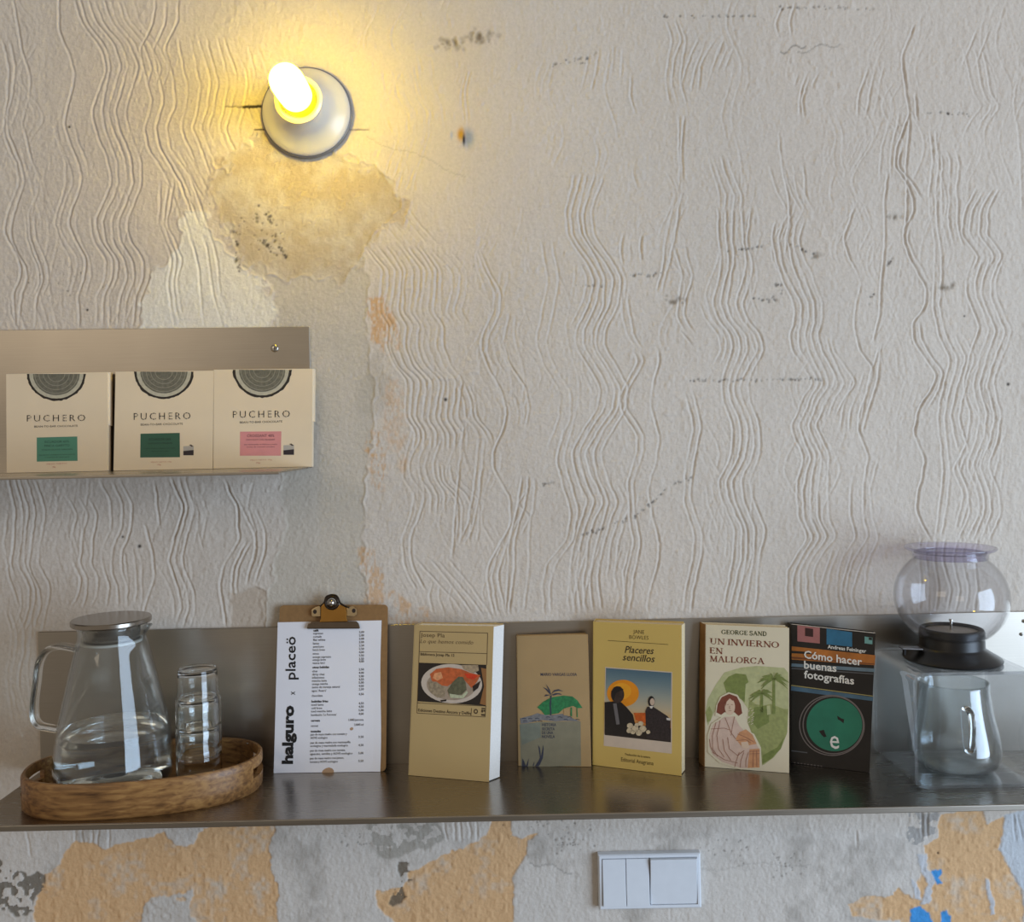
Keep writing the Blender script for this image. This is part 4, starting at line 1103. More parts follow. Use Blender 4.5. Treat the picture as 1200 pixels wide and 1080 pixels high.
L1 = [(118, 'café', 1), (158, 'espresso'), (205, 'cortado'), (250, 'flat white'), (300, 'latte'), (345, 'americano'), (390, 'batch brew'), (442, 'mocca'), (490, 'orange espresso'), (530, 'orange brew'), (575, 'vasca bici'),
      (635, 'otras bebidas', 1), (690, 'chai'), (735, 'dirty chai'), (780, 'infusiones'), (825, 'matcha latte'), (870, 'orange matcha'), (915, 'zumo de naranja natural'), (965, "agua 'Auara'"), (1035, 'chocolate')]
rows = [(730 + r[0] / 12.0, r[1], len(r) > 2) for r in L1]
L2 = [(90, 'bebidas frias', 1), (135, 'iced latte'), (180, 'cold brew'), (222, 'iced matcha latte'), (270, "kombucha 'La Formosa'"), (345, 'cerveza', 1), (415, 'vermut'), (488, 'tostadas', 1), (530, 'pan de masa madre con tomate y'), (575, 'AOVE ecologico'),
      (640, 'pan de masa madre con mantequilla'), (683, 'ecologica y mermelada ecologica'), (745, 'pan de masa madre con tomate,'), (790, 'aguacate, semillas y AOVE ecologico'), (848, 'pan de masa madre con jamon,'), (895, 'tomate y AOVE ecologico')]
rows += [(815 + r[0] / 11.37, r[1], len(r) > 2) for r in L2]
for y, s, hd in rows:
    xl = 367.4 - (y - 738) / 155 * 4.2
    wch = 1.42 if not hd else 1.5
    pr.text(s, (xl, y), (xl + wch * len(s), y - .02 * wch * len(s)), 2.5, black if hd else grey_ink, bold=.03 if hd else .006, layer=2)
prices = [(140 + 47.0 * i) / 12 + 730 for i in range(9)] + [730 + 552 / 12.] + [730 + y / 12. for y in (665, 712, 760, 805, 850, 898, 943, 1012)] + [815 + y / 11.37 for y in (115, 160, 207, 255, 562, 672, 778, 882)]
vals = ['2,00', '2,00', '3,00', '3,00', '2,50', '2,50', '4,00', '3,50', '3,50', '4,00', '3,50', '4,00', '3,00', '4,50', '5,00', '4,00', '2,50', '4,50', '4,50', '4,50', '5,00', '4,00', '3,50', '4,50', '5,00', '5,50']
for y, s in zip(prices, vals):
    xr = 426.8 - (y - 738) / 155 * .9
    pr.text(s, (xr - 5.9, y), (xr, y - .12), 2.5, grey_ink, bold=.01, layer=2)
for y, s in ((815 + 335 / 11.37, '1,00€/persona'), (815 + 400 / 11.37, '3,00€/ud')):
    pr.text(s, (426 - 1.35 * len(s), y), (426, y - .3), 2.5, grey_ink, bold=.006, layer=2)
pr.build('menu_lettering', menu)
pr = Print(psh)
st = mat('coffee_stain', (178, 144, 112), .6, var=.15)
c4 = crop(310, 680, 4.5)
pr.poly(c4([(300, 1016), (308, 1000), (322, 990), (340, 985), (356, 990), (365, 1000), (366, 1013)]), st, 0); pr.build('coffee_stain', menu); pr = Print(psh)
x_, y_ = c4([(459, 782)])[0]; pr.ell(x_, y_, 2.1, 1.7, st, 0, rot=-25)
pr.build('coffee_stain', menu)

# ================================================================== books
pages_m = mat('book_pages', (226, 222, 216), .8, var=.04, nscale=400)
cream_pages = mat('aged_pages', (208, 188, 150), .8, var=.08, nscale=400)
def book(sh, back_r, back_l, cover, spine, pages, label, curl=0.0, inset=.0015):
    """front cover = sheet; back_r/back_l: from the front to the back at the fore edge and at the spine (x, y)"""
    t = thing('paperback_book', (sh.BL + sh.BR) / 2, label, 'book', 'books propped along the lower shelf')
    n = sh.n; br_, bl_ = np.array([back_r[0], back_r[1], 0]), np.array([back_l[0], back_l[1], 0])
    th = .0007; f = [sh.BL, sh.BR, sh.TR, sh.TL]
    m = MB(); m.hexa(f, [p - n * th for p in f]); m.build('front_cover', cover, t)
    up = unit(sh.TL - sh.BL); ur = unit(sh.TR - sh.BR); ex = sh.ex; i = inset
    fi = [sh.BL + up * i * .6 + ex * .001, sh.BR + ur * i * .6 - ex * i, sh.TR - ur * i - ex * i, sh.TL - up * i + ex * .001]
    k = .93
    bi = [fi[0] + bl_ * k, fi[1] + br_ * k, fi[2] + br_ * k, fi[3] + bl_ * k]
    m = MB(); m.hexa([p - n * th for p in fi], bi); m.build('page_block', pages, t)
    bk = [sh.BL + bl_, sh.BR + br_ - ex * .0035, sh.TR + br_ - ex * .0035, sh.TL + bl_]
    m = MB(); m.hexa([p + n * th for p in bk], bk); m.build('back_cover', cover, t)
    m = MB(); m.hexa([sh.BL - ex * th, sh.BL + ex * .0004, sh.TL + ex * .0004, sh.TL - ex * th], [bk[0] - ex * th, bk[0] + ex * .0004, bk[3] + ex * .0004, bk[3] - ex * th]); m.build('spine', spine, t)
    return t
Z = SHELF_Z + .0004

# 1 tan cookery paperback
sh = sheet_px((479, 908), (573, 916), (486, 732), (578.5, 733.5), Z, -.030)
tan = mat('tan_cover', (192, 166, 116), .5, var=.03, nscale=12)
t = book(sh, (.0170, .0170), (.0100, .0190), tan, tan, pages_m, 'tan paperback with a plate of fish on its cover, next to the clipboard')
cp = crop(480, 728, 9.227)
pr = Print(sh); p0 = mat('photo_black', (34, 26, 22), .5, var=.1)
pr.poly(cp([(100, 445), (830, 468), (825, 912), (85, 862)]), p0, 0)
pr.poly(cp([(772, 500), (830, 512), (826, 908), (760, 890), (805, 700)]), mat('photo_brown', (150, 104, 60), .5), 1)
x, y = cp([(455, 672)])[0]; pr.ell(x, y, 330 / 9.227, 212 / 9.227, mat('plate_print', (206, 192, 178), .5, var=.05, nscale=120), 1, rot=3)
x, y = cp([(450, 690)])[0]; pr.ell(x, y, 265 / 9.227, 160 / 9.227, mat('plate_shade_print', (168, 150, 132), .5, var=.15, nscale=200), 2, rot=3)
pr.poly(cp([(220, 570), (290, 512), (420, 495), (560, 515), (660, 555), (765, 580), (730, 650), (670, 720), (600, 640), (560, 600), (470, 660), (410, 700), (330, 690), (240, 640)]), mat('fish_print', (196, 98, 52), .5, var=.2, nscale=180), 3)
pr.poly(cp([(590, 560), (700, 570), (740, 590), (690, 630), (620, 610)]), mat('pepper_print', (214, 62, 26), .5, var=.15, nscale=220), 4)
pr.poly(cp([(270, 560), (340, 545), (360, 610), (300, 640), (250, 610)]), mat('shrimp_print', (226, 158, 110), .5, var=.2, nscale=220), 4)
pr.poly(cp([(200, 650), (290, 650), (390, 720), (380, 810), (300, 825), (225, 765)]), mat('noodle_print', (158, 142, 118), .5, var=.3, nscale=300), 4)
pr.poly(cp([(410, 745), (470, 650), (530, 595), (580, 600), (605, 660), (615, 735), (560, 790), (430, 800)]), mat('stew_print', (98, 98, 74), .5, var=.25, nscale=250), 5)
pr.poly(cp([(430, 780), (560, 800), (620, 745), (630, 770), (580, 830), (440, 825)]), mat('herb_print', (190, 196, 164), .5, var=.2, nscale=250), 6)
pr.poly(cp([(560, 470), (740, 470), (750, 530), (690, 560), (590, 520)]), mat('bread_print', (170, 150, 122), .5, var=.25, nscale=250), 4)
pr.poly(cp([(680, 700), (770, 640), (740, 720), (690, 760)]), p0, 5); pr.poly(cp([(330, 850), (400, 842), (395, 862), (340, 866)]), p0, 5)
pr.build('cover_picture', t)
pr = Print(sh); w = 1.0 / 1.6; br = mat('ink_brown', (74, 58, 38), .6, var=0)
for a in ([(112, 105), (845, 125)], [(112, 105), (80, 990)], [(845, 125), (835, 470)], [(104, 325), (836, 347)], [(80, 990), (818, 1032)], [(85, 880), (825, 915)], [(670, 935), (664, 1020)], [(825, 912), (816, 1030)]):
    pr.line(cp(a), w, br, 1)
pr.build('cover_frame_lines', t)
pr = Print(sh)
A, B = cp([(120, 165), (380, 172)]); pr.text('Josep Pla', A, B, 42 / 9.227, br, bold=-.004)
A, B = cp([(115, 232), (688, 248)]); pr.text('Lo que hemos comido', A, B, 42 / 9.227, br, shear=.3, bold=-.01)
pr.build('title_lettering', t); pr = Print(sh)
A, B = cp([(118, 366), (485, 380)]); pr.text('Biblioteca Josep Pla 12', A, B, 28 / 9.227, ink, bold=.01)
pr.build('series_lettering', t); pr = Print(sh)
A, B = cp([(95, 972), (660, 1008)]); pr.text('Ediciones Destino Áncora y Delfín', A, B, 32 / 9.227, ink, bold=.01)
x, y = cp([(716, 972)])[0]; pr.ell(x, y, 2.6, 3.0, br, 1, n=9); pr.ell(x, y, 1.2, 1.5, tan, 2, n=9)
for a in ([(778, 932), (818, 936), (816, 950), (776, 946)], [(776, 952), (796, 954), (795, 985), (775, 982)], [(800, 955), (816, 956), (815, 975), (799, 974)], [(775, 998), (816, 1002), (815, 1022), (774, 1018)]): pr.poly(cp(a), br, 1)
pr.build('publisher_lettering', t)

# 2 small ochre paperback with a green hut
sh = sheet_px((608, 897), (693, 898), (606, 745), (689, 743), Z, -.0125)
och = mat('ochre_cover', (168, 138, 94), .6, var=.06, nscale=14)
t = book(sh, (.0008, .009), (-.0006, .009), och, och, cream_pages, 'small ochre paperback with a green hut and palm drawn on it')
c = crop(605, 780, 8.64)
navy = mat('navy_ink', (52, 55, 70), .6, var=.15, nscale=200); hut = mat('hut_green', (40, 116, 66), .6, var=.3, nscale=220); sage = mat('sage_block', (128, 122, 100), .6, var=.08, nscale=60)
teal = mat('pale_teal_ink', (118, 122, 108), .6, var=.15, nscale=60)
pr = Print(sh)
pr.poly(c([(34, 592), (250, 566), (652, 562), (656, 1012), (300, 1018), (48, 1020)]), sage, 0)
pr.poly(c([(34, 592), (240, 568), (250, 720), (60, 800)]), teal, 1)
pr.poly(c([(38, 530), (80, 520), (160, 500), (215, 478), (260, 490), (340, 500), (470, 485), (560, 525), (645, 562), (480, 556), (400, 562), (250, 548), (110, 580), (45, 586)]), mat('slate_wash', (116, 114, 114), .6, var=.25, nscale=200), 1)
pr.poly(c([(212, 420), (270, 365), (350, 320), (480, 300), (570, 310), (620, 350), (670, 425), (620, 428), (575, 405), (480, 432), (430, 478), (350, 492), (290, 498), (255, 455)]), hut, 2)
pr.poly(c([(482, 432), (536, 428), (540, 502), (480, 500)]), och, 3); pr.poly(c([(550, 420), (565, 420), (565, 510), (548, 508)]), hut, 3); pr.poly(c([(610, 425), (618, 425), (622, 520), (612, 518)]), hut, 3)
pr.line(c([(352, 300), (345, 400), (350, 500)]), 1.6, navy, 4)
for a in ([(350, 295), (300, 240), (268, 212), (310, 232), (335, 260), (298, 178), (340, 240), (352, 290)], [(350, 290), (385, 245), (430, 236), (478, 258), (430, 252), (385, 262)], [(352, 296), (400, 275), (440, 278), (465, 292), (420, 288), (380, 300)], [(348, 294), (300, 290), (285, 310), (320, 302)]): pr.poly(c(a), navy, 4)
for a in ([(58, 1018), (62, 935), (82, 970), (98, 1012), (118, 960), (128, 935), (118, 1010), (110, 1018)], [(165, 1010), (185, 965), (178, 1012)], [(190, 1015), (225, 960), (240, 930), (222, 800), (240, 830), (250, 920), (262, 860), (272, 798), (278, 840), (270, 930), (240, 1000), (225, 1015)]): pr.poly(c(a), navy, 2)
for yy, xs in ((535, (60, 120, 190)), (560, (70, 160, 220)), (520, (300, 420, 520)), (545, (330, 480, 600))):
    for xx in xs: pr.line(c([(xx, yy), (xx + 22, yy - 6), (xx + 44, yy + 2)]), .7, navy, 3)
pr.build('cover_picture', t)
pr = Print(sh)
A, B = c([(246, 100), (614, 100)]); pr.text('MARIO VARGAS LLOSA', A, B, 28 / 8.64, navy, bold=.014); pr.build('author_lettering', t); pr = Print(sh)
for s, yy, xe in (('HISTORIA', 610, 405), ('SECRETA', 652, 390), ('DE UNA', 690, 374), ('NOVELA', 730, 392)):
    A, B = c([(260, yy), (xe, yy)]); pr.text(s, A, B, 28 / 8.64, navy, bold=.02)
pr.build('title_lettering', t)

# 3 yellow paperback with the photograph of two seated people
sh = sheet_px((695, 896), (798.7, 909), (695.6, 728.3), (798.7, 732.2), Z, -.0265)
yel = mat('yellow_cover', (214, 184, 104), .32, var=.03, nscale=10, coat=.15)
t = book(sh, (.0105, .0215), (.0055, .0225), yel, yel, cream_pages, 'yellow paperback with a framed picture of two seated people')
c = crop(680, 710, 4.8)
pr = Print(sh)
quad = [(140, 342), (518, 370), (515, 830), (132, 785)]
pr.poly(c(quad), mat('photo_border', (214, 196, 178), .5), 0)
def qp(u, v):   # along the photo quad
    (xa, ya), (xb, yb), (xc, yc), (xd, yd) = quad
    return ((xa + (xb - xa) * u) * (1 - v) + (xd + (xc - xd) * u) * v, (ya + (yb - ya) * u) * (1 - v) + (yd + (yc - yd) * u) * v)
sky = [(84, 112, 128), (104, 128, 138), (128, 144, 146), (154, 160, 152), (178, 172, 152), (196, 178, 146), (208, 168, 112), (206, 128, 60)]
NSK = 28
for k in range(NSK):
    f_ = k / (NSK - 1) * 6.999; j_ = int(f_); rgb = tuple(sky[j_][q_] + (sky[j_ + 1][q_] - sky[j_][q_]) * (f_ - j_) for q_ in range(3))
    v0, v1 = .012 + k * .68 / NSK, .012 + (k + 1) * .68 / NSK
    pr.poly(c([qp(.012, v0), qp(.985, v0), qp(.985, v1), qp(.012, v1)]), mat('photo_sky_%d' % k, rgb, .4, var=.02, nscale=50), 1)
pr.poly(c([qp(.012, .69), qp(.985, .69), qp(.985, .862), qp(.012, .862)]), mat('photo_dark_field', (42, 34, 30), .4, var=.3, nscale=200), 1)
x, y = c([(240, 490)])[0]; pr.ell(x, y, 90 / 4.8, 76 / 4.8, mat('sun_orange', (232, 146, 30), .4, var=.08, nscale=30), 2)
x, y = c([(232, 478)])[0]; pr.ell(x, y, 55 / 4.8, 46 / 4.8, mat('sun_yellow', (240, 166, 40), .4, var=.05), 3)
blk = mat('photo_figure', (28, 24, 26), .4, var=.2, nscale=150)
pr.poly(c([(137, 540), (185, 536), (230, 540), (262, 570), (296, 610), (308, 660), (300, 720), (282, 735), (137, 718)]), blk, 4)
x, y = c([(210, 497)])[0]; pr.ell(x, y, 37 / 4.8, 47 / 4.8, mat('photo_head', (60, 46, 42), .4, var=.25, nscale=250), 5)
pr.poly(c([(174, 480), (190, 455), (225, 452), (244, 470), (226, 476), (200, 490), (186, 540)]), blk, 6)
pr.poly(c([(184, 548), (204, 546), (222, 664), (203, 666)]), mat('photo_chair', (112, 108, 110), .4), 6)
pr.poly(c([(366, 590), (376, 566), (410, 566), (440, 585), (490, 618), (508, 640), (506, 760), (372, 742)]), mat('photo_dress', (48, 40, 42), .4, var=.4, nscale=400), 4)
x, y = c([(400, 536)])[0]; pr.ell(x, y, 19 / 4.8, 30 / 4.8, blk, 5); x, y = c([(405, 538)])[0]; pr.ell(x, y, 13 / 4.8, 20 / 4.8, mat('photo_face', (204, 180, 160), .4), 6)
pr.poly(c([(388, 562), (412, 560), (404, 576), (394, 574)]), mat('photo_collar', (214, 208, 200), .4), 6)
pr.poly(c([(484, 628), (508, 630), (506, 644), (486, 640)]), mat('photo_collar', (214, 208, 200), .4), 6)
for (a, b_), r in zip(((280, 672), (308, 690), (340, 660), (352, 690), (330, 712), (296, 708), (275, 700), (382, 708), (318, 668)), (17, 20, 15, 20, 18, 14, 15, 12, 12)):
    x, y = c([(a, b_)])[0]; pr.ell(x, y, r / 4.8, r * .92 / 4.8, mat('photo_bulbs', (208, 190, 158), .4, var=.2, nscale=250), 7, n=14, wob=.06)
pr.poly(c([(300, 600), (366, 600), (370, 660), (312, 640)]), mat('photo_glow', (204, 96, 34), .4, var=.2, nscale=150), 3)
pr.build('cover_picture', t)
pr = Print(sh); ol = mat('ink_olive', (70, 58, 26), .6, var=0)
for s, a, b2, h, sr, bo in (('JANE', (298, 153), (360, 157), 21, 0, -.006), ('BOWLES', (276, 184), (384, 189), 21, 0, -.006), ('Placeres', (250, 262), (414, 270), 38, .28, .006), ('sencillos', (238, 304), (420, 316), 38, .28, .006), ('Traducción de la autora', (250, 838), (393, 856), 12, 0, .01), ('Editorial Anagrama', (230, 872), (412, 895), 22, 0, 0)):
    A, B = c([a, b2]); pr.text(s, A, B, h / 4.8, ol if h < 30 else ink, shear=sr, bold=bo)
    if s == 'BOWLES': pr.line(c([(155, 193), (495, 216)]), .5, ol, 1); pr.build('author_lettering', t); pr = Print(sh)
    if s == 'sencillos': pr.build('title_lettering', t); pr = Print(sh)
pr.build('publisher_lettering', t)

# 4 cream paperback with the seated woman and palms
sh = sheet_px((825.8, 898), (924.8, 905.6), (826.9, 731.5), (924.8, 735.4), Z, -.0215)
crm = mat('cream_cover', (216, 204, 176), .5, var=.04, nscale=14)
t = book(sh, (.0030, .0165), (-.0040, .0180), crm, mat('brown_spine', (150, 112, 70), .6, var=.15, nscale=60), cream_pages, 'cream paperback with a brown-haired woman among green palm trees')  # spine browner and darker than the cream cover
c = crop(810, 710, 5.143)
g1 = mat('green_wash', (178, 178, 130), .6, var=.1, nscale=140); g2 = mat('green_ink', (118, 128, 66), .6, var=.18, nscale=200); g3 = mat('green_mid', (146, 150, 92), .6, var=.15, nscale=200)
rb = mat('ink_redbrown', (122, 62, 42), .6, var=.1); rbf = mat('ink_brown_fold', (150, 100, 80), .6, var=.1); pnk = mat('dress_print', (206, 178, 160), .6, var=.06, nscale=120); tanp = mat('drape_print', (198, 142, 100), .6, var=.15, nscale=150)
pr = Print(sh)
pr.poly(c([(86, 640), (100, 560), (150, 470), (200, 400), (300, 370), (400, 360), (560, 372), (584, 400), (588, 600), (580, 760), (545, 850), (500, 910), (440, 955), (405, 968), (400, 700), (300, 560), (230, 530), (160, 600), (100, 720)]), g1, 0)
pr.poly(c([(195, 462), (225, 425), (270, 405), (330, 412), (346, 458), (328, 470), (322, 580), (300, 560), (215, 530)]), g2, 1)
pr.poly(c([(350, 560), (385, 590), (430, 600), (480, 590), (560, 620), (584, 620), (576, 770), (540, 855), (490, 915), (430, 955), (408, 860), (372, 780), (340, 700)]), g3, 1)
pr.poly(c([(380, 610), (460, 600), (470, 700), (400, 740), (370, 700)]), g2, 2); pr.poly(c([(430, 900), (520, 850), (560, 790), (540, 860), (480, 920), (430, 950)]), g2, 2)
pr.poly(c([(455, 600), (475, 598), (480, 650), (458, 655)]), g1, 3)
def palm(cx, cy, R, n_, base):
    for k in range(n_):
        a = math.radians(-200 + 220 * k / (n_ - 1)); L = R * random.uniform(.8, 1.1)
        pts = []
        for q_ in range(6):
            s_ = q_ / 5; pts.append((cx + math.cos(a) * L * s_, cy + math.sin(a) * L * s_ * .8 + 42 * s_ * s_ * R / 100))
        ww = [3.2, 7, 8, 7, 5, 1]
        up_ = [(x_ + 0, y_ - w_2) for (x_, y_), w_2 in zip(pts, ww)]; dn = [(x_ + 2, y_ + w_2 * .7) for (x_, y_), w_2 in zip(pts, ww)]
        pr.poly(c(up_ + dn[::-1]), g2, 3 + (k % 2))
    pr.poly(c([(cx - 8, cy), (cx + 8, cy), (cx + 9, base), (cx - 11, base)]), g2, 2)
palm(498, 440, 92, 15, 650); palm(425, 528, 72, 13, 640)
pr.poly(c([(88, 640), (110, 600), (128, 640), (118, 690), (96, 700)]), g3, 1)
for k in range(14): 
    xx, yy = random.uniform(330, 370), random.uniform(610, 720); pr.line(c([(xx, yy), (xx + 14, yy - 8)]), .6, crm, 3)
halo = [(145, 660), (150, 600), (175, 545), (225, 518), (280, 535), (312, 590), (318, 660), (290, 690), (320, 740), (380, 770), (420, 850), (428, 978), (300, 985), (170, 945), (100, 880), (98, 780), (120, 710), (180, 670)]
pr.poly(c(halo), crm, 5)
pr.poly(c([(152, 640), (160, 590), (185, 548), (230, 528), (275, 545), (298, 590), (308, 645), (285, 662), (262, 640), (200, 640), (180, 655)]), rb, 6)
x, y = c([(233, 606)])[0]; pr.ell(x, y, 31 / 5.143, 50 / 5.143, mat('face_print', (214, 186, 160), .6), 7)
pr.poly(c([(205, 560), (233, 545), (262, 562), (250, 570), (233, 556), (214, 575), (204, 610)]), rb, 8)
for a in ([(216, 594), (228, 592)], [(240, 592), (252, 595)], [(233, 600), (231, 618), (236, 619)], [(226, 630), (242, 630)]): pr.line(c(a), .45, rbf, 9)
pr.poly(c([(108, 840), (112, 770), (130, 715), (200, 668), (262, 664), (290, 720), (330, 760), (375, 800), (415, 870), (410, 972), (300, 976), (190, 940), (130, 895)]), pnk, 6)
pr.poly(c([(268, 800), (290, 760), (330, 742), (370, 775), (395, 830), (350, 838), (300, 840)]), tanp, 7); pr.poly(c([(352, 862), (412, 858), (412, 972), (340, 975)]), tanp, 7)
pr.poly(c([(300, 820), (340, 815), (352, 850), (330, 860), (305, 850)]), mat('face_print', (214, 186, 160), .6), 8)
for a in ([(150, 700), (128, 780), (130, 860), (160, 905)], [(175, 690), (155, 780), (165, 860), (200, 910)], [(205, 672), (240, 760), (268, 800)], [(262, 666), (248, 730), (240, 780)], [(190, 800), (200, 870), (240, 930)], [(220, 790), (230, 860), (280, 900), (320, 870)], [(130, 880), (200, 925), (280, 945)], [(290, 880), (270, 940), (262, 970)], [(318, 880), (300, 930), (296, 972)], [(345, 880), (330, 930), (330, 972)], [(375, 870), (372, 970)], [(395, 868), (396, 968)], [(350, 875), (412, 873)], [(350, 890), (412, 888)], [(120, 740), (200, 735), (230, 745)], [(280, 770), (330, 790), (380, 820)], [(270, 810), (330, 805), (360, 825)], [(110, 800), (118, 850), (140, 890)]):
    pr.line(c(a), .55, rbf, 9)
pr.build('cover_picture', t)
pr = Print(sh); gi = mat('ink_green', (70, 74, 40), .6, var=.05)
A, B = c([(182, 168), (455, 180)]); pr.text('GEORGE SAND', A, B, 26 / 5.143, gi, glyphs=serif_shape, bold=.03); pr.build('author_lettering', t); pr = Print(sh)
for s, a, b2 in (('UN INVIERNO', (112, 228), (530, 252)), ('EN', (113, 284), (192, 290)), ('MALLORCA', (112, 334), (443, 350))):
    A, B = c([a, b2]); pr.text(s, A, B, 36 / 5.143, rb, glyphs=serif_shape)
pr.build('title_lettering', t)

# 5 dark photography handbook
sh = sheet_px((926.7, 893.7), (1019, 905), (927.6, 731.4), (1026, 742), Z, -.0185)
drk = mat('black_cover', (24, 20, 19), .34, var=.3, nscale=40, coat=.1)
t = book(sh, (.0060, .0120), (.0010, .0140), drk, drk, pages_m, 'dark paperback with a green camera lens and white lettering')
c = crop(810, 710, 5.143)
pr = Print(sh)
pr.poly(c([(640, 115), (775, 130), (775, 225), (640, 212)]), mat('cover_pink', (168, 108, 106), .35, var=.08), 1); pr.poly(c([(686, 130), (735, 137), (735, 186), (686, 180)]), mat('cover_maroon', (54, 26, 28), .35), 2)
pr.poly(c([(816, 135), (970, 158), (970, 245), (816, 230)]), mat('cover_blue', (44, 108, 142), .35, var=.12, nscale=80), 1)
pr.poly(c([(1045, 183), (1092, 190), (1092, 230), (1045, 224)]), mat('cover_teal', (110, 158, 152), .35), 1); pr.poly(c([(1070, 188), (1090, 191), (1090, 206), (1070, 203)]), drk, 2)
pr.poly(c([(606, 242), (1110, 296), (1107, 356), (605, 322)]), mat('cover_orange', (176, 106, 44), .35, var=.2, nscale=60), 1)
pr.poly(c([(606, 268), (700, 276), (740, 290), (606, 284)]), drk, 2); pr.poly(c([(606, 304), (1000, 338), (1105, 346), (1105, 352), (606, 316)]), mat('cover_rust', (120, 66, 34), .35), 2)
pr.poly(c([(605, 345), (1106, 376), (1105, 398), (604, 364)]), mat('cover_steel', (104, 124, 136), .35, var=.15), 1); pr.poly(c([(605, 372), (1105, 406), (1104, 412), (604, 378)]), mat('cover_grey', (92, 92, 94), .35), 1)
pr.poly(c([(603, 474), (1097, 540), (1097, 545), (603, 480)]), mat('cover_straw', (166, 152, 96), .35), 1); pr.poly(c([(603, 482), (1097, 548), (1096, 572), (602, 508)]), mat('cover_bluegrey', (74, 104, 124), .35, var=.2), 1)
rot = 6
def el(cx, cy, rx, ry, m_, l): 
    x, y = c([(cx, cy)])[0]; pr.ell(x, y, rx / 5.143, ry / 5.143, m_, l, rot=rot, n=56)
rg = mat('cover_ring_grey', (118, 108, 104), .35)
el(848, 718, 198, 184, rg, 2); el(848, 718, 191, 178, drk, 3); el(855, 716, 184, 176, rg, 4); el(856, 716, 178, 170, drk, 5); el(863, 714, 168, 160, mat('lens_green', (40, 118, 92), .35, var=.12, nscale=40), 6)
pr.poly(c([(880, 660), (905, 676), (922, 682), (918, 706), (898, 690), (884, 682)]), drk, 7); pr.poly(c([(770, 752), (800, 745), (808, 768), (816, 786), (800, 790), (785, 775)]), drk, 7)
pr.poly(c([(604, 868), (700, 880), (700, 886), (604, 874)]), mat('cover_grey', (92, 92, 94), .35), 1)
for k in range(9):
    xx = 620 + k * 20; pr.poly(c([(xx, 940 + k * 2.6), (xx + 9, 941 + k * 2.6), (xx + 9, 946 + k * 2.6), (xx, 945 + k * 2.6)]), rg, 1)
pr.build('cover_picture', t)
pr = Print(sh); wh = mat('ink_white', (232, 228, 220), .4, var=0)
for s, a, b2, h, bo in (('Andreas Feininger', (822, 254), (1055, 282), 21, .02), ('Cómo hacer', (680, 312), (1030, 358), 44, .02), ('buenas', (680, 374), (876, 396), 44, .02), ('fotografías', (680, 432), (982, 472), 44, .02), ('e', (836, 856), (892, 860), 112, .004)):
    A, B = c([a, b2]); pr.text(s, A, B, h / 5.143, wh, bold=bo, layer=9)
    if h == 21: pr.build('author_lettering', t); pr = Print(sh)
    if s[0] == 'f': pr.build('title_lettering', t); pr = Print(sh)
pr.build('publisher_emblem', t)

# ================================================================== acrylic stand and coffee dripper
acr = thin_clear('clear_acrylic', (246, 248, 250), .05, .065, .85, 2.0)
AX0, AX1, AY0, AY1, AZ0, AZ1, AT = .520, .686, -.139, -.006, SHELF_Z + .0004, 1.1765, .0042
stand = thing('acrylic_stand', ((AX0 + AX1) / 2, (AY0 + AY1) / 2, SHELF_Z), 'bent clear acrylic stand holding the glass coffee dripper over its server', 'stand')
def rrect(x0, x1, z0, z1, r, n_=8):
    out = []
    for cx, cz, a0 in ((x1 - r, z0 + r, -90), (x1 - r, z1 - r, 0), (x0 + r, z1 - r, 90), (x0 + r, z0 + r, 180)):
        for k in range(n_ + 1):
            a = math.radians(a0 + 90 * k / n_); out.append((cx + r * math.cos(a), cz + r * math.sin(a)))
    return out
ro = rrect(AX0, AX1, AZ0, AZ1, .013); ri = rrect(AX0 + AT, AX1 - AT, AZ0 + AT, AZ1 - AT, .013 - AT)
K = len(ro); V, Fs = [], []
for (yy) in (AY0, AY1):
    V += [(x, yy, z) for x, z in ro]; V += [(x, yy, z) for x, z in ri]
for j in range(K):
    j2 = (j + 1) % K
    Fs += [(j, j2, K + j2, K + j), (2 * K + j, 3 * K + j, 3 * K + j2, 2 * K + j2), (j, 2 * K + j, 2 * K + j2, j2), (K + j, K + j2, 3 * K + j2, 3 * K + j)]
m = MB(); m.add(V, Fs); autosmooth(m.build('stand_loop', acr, stand), 50)
fm = mat('rubber_feet', (150, 156, 162), .6)
DX, DY = .603, -.0735
DZ = AZ1 + .0003
drip = thing('coffee_dripper', (DX, DY, DZ), 'round glass immersion dripper with black base standing on the acrylic stand', 'coffee maker')
bkp = mat('black_plastic', (13, 13, 15), .38, var=.1, nscale=100)
m = MB().lathe([(0, 0), (.0605, 0), (.0632, .0012), (.0638, .0032), (.0622, .0052), (.0530, .0105), (.0450, .0158), (.0422, .0185), (.0418, .0200), (.0418, .0410), (.0405, .0432), (.0350, .0440), (.0345, .0400), (0, .0398)], (DX, DY, DZ), 72)
autosmooth(m.build('black_base', bkp, drip), 35)
m = MB().lathe([(.0345, .0400), (.0350, .0442), (.0385, .0446), (.0405, .0436), (.0408, .0400)], (DX, DY, DZ), 64, closed=True); m.build('gasket_ring', mat('gasket', (34, 30, 30), .7), drip, smooth=True)
m = MB().lathe([(0, .0418), (.0200, .0416), (.0338, .0408), (.0338, .0398), (0, .0398)], (DX, DY, DZ), 48); autosmooth(m.build('filter_mesh', steel('filter_mesh', (150, 142, 132), .45, axis=(30, 30, 30)), drip), 40)
m = MB().lathe([(0, .041), (.0018, .041), (.0018, .0535), (.0026, .0540), (.0026, .0562), (0, .0568)], (DX - .0005, DY, DZ), 16); autosmooth(m.build('filter_pin', steel('bright_metal', (205, 200, 195), .22), drip), 40)
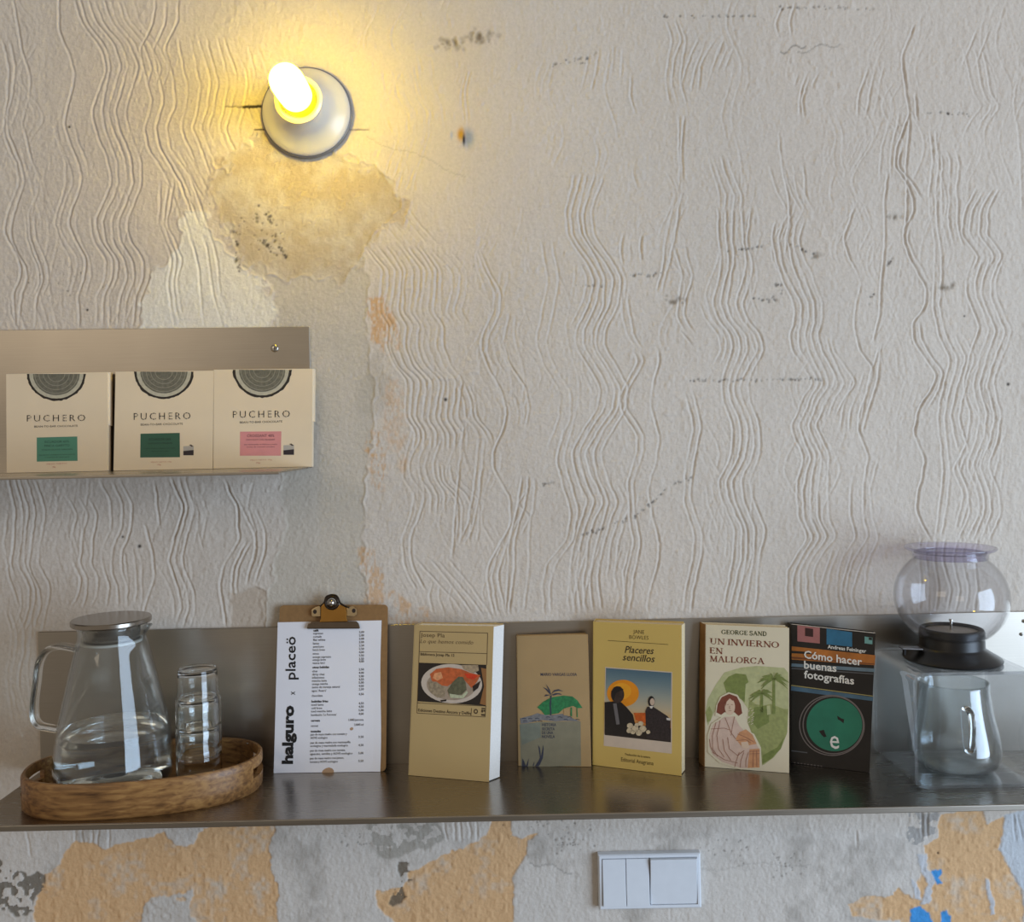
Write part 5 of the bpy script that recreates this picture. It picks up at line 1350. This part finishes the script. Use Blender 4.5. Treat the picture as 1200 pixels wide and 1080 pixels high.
# lever on the left side
l0 = np.array([DX - .046, DY - .005, DZ + .0170]); l1 = np.array([DX - .0735, DY - .006, DZ + .0185])
m = MB().hexa([l1 + (0, -.007, 0), l0 + (0, -.009, 0), l0 + (0, -.009, .0022), l1 + (0, -.007, .0016)], [l1 + (0, .007, 0), l0 + (0, .009, 0), l0 + (0, .009, .0022), l1 + (0, .007, .0016)])
lev = bevel(m.build('valve_lever', steel('lever_metal', (150, 150, 152), .3, axis=(8, 8, 8)), drip), .0006, 2)
m = MB().box(DX - .070, DX - .067, DY - .009, DY - .003, DZ + .009, DZ + .0175); bevel(m.build('lever_tab', bkp, lev), .0005, 1)
# glass globe
gz = DZ + .0415; gc, gR = DZ + .0875, .0738
prof = []
for d in np.linspace(-52, 50, 26):
    a = math.radians(d); prof.append((gR * math.cos(a), gc + .0680 * math.sin(a) - DZ))
prof = [(.0405, prof[0][1] - .0030)] + prof + [(.0462, prof[-1][1] + .0040), (.0462, prof[-1][1] + .0090)]
pi_ = [(max(0, r - .0019), h) for r, h in prof]
m = MB().lathe(prof + pi_[::-1], (DX, DY, DZ), 80, closed=True); m.build('glass_globe', thin_clear('globe_glass', (250, 250, 251), .0, .01, .8, 3.2), drip, smooth=True)
hz = prof[-1][1]
ac2 = thin_clear('lilac_acrylic', (240, 237, 251), .03, .05, .9, 2.0)
m = MB().lathe([(.0482, hz - .0075), (.0486, hz - .0010), (.0520, hz + .0018), (.0575, hz + .0042), (.0592, hz + .0062), (.0588, hz + .0080), (.0560, hz + .0068), (.0500, hz + .0042), (.0440, hz + .0030), (.0430, hz - .0005), (.0445, hz - .0005), (.0464, hz + .0012), (.0468, hz - .0075)], (DX, DY, DZ), 80, closed=True)
m.build('funnel_rim', ac2, drip, smooth=True, label='lilac tinted clear plastic rim')
# server underneath
SZ = AZ0 + AT + .0004
serv = thing('glass_server', (DX, DY, SZ), 'clear glass coffee server with handle standing inside the acrylic stand', 'server')
po = [(0, 0), (.040, 0), (.0470, .0020), (.0535, .0075), (.0580, .0160), (.0598, .0260), (.0592, .0370), (.0568, .0500), (.0535, .0640), (.0505, .0780), (.0480, .0930), (.0465, .1060), (.0460, .1150), (.0462, .1185)]
pi_ = [(max(0, r - .0018), h) for r, h in po if h > .008]
def lip(r, h, a):
    k = max(0, min(1, (h - .100) / .018)); d = (a - math.radians(100) + math.pi) % (2 * math.pi) - math.pi
    w = math.exp(-(d / .5) ** 2)
    return r + .006 * w * k * math.cos(d * 5), h - .0055 * k * (math.exp(-((d - .42) / .2) ** 2) + math.exp(-((d + .42) / .2) ** 2))
m = MB().lathe(po + [(.0452, .1190)] + pi_[::-1] + [(.048, .0045), (.040, .0035), (0, .0035)], (DX, DY, SZ), 80, fn=lip); m.build('server_body', thin_clear('server_glass', (244, 247, 248), .0, .012, .9, 2.0), serv, smooth=True)
ha = math.radians(-98); hd = np.array([math.cos(ha), math.sin(ha), 0])
pth = [(.0490, .094), (.0600, .0965), (.0700, .093), (.0745, .082), (.0740, .066), (.0710, .052), (.0650, .0430), (.0575, .0410)]
m = MB().tube(smooth_path([np.array([DX, DY, SZ]) + hd * r + np.array([0, 0, h]) for r, h in pth], 6), .0042, 12, side=(-hd[1], hd[0], 0)); m.build('handle', gl, serv, smooth=True)
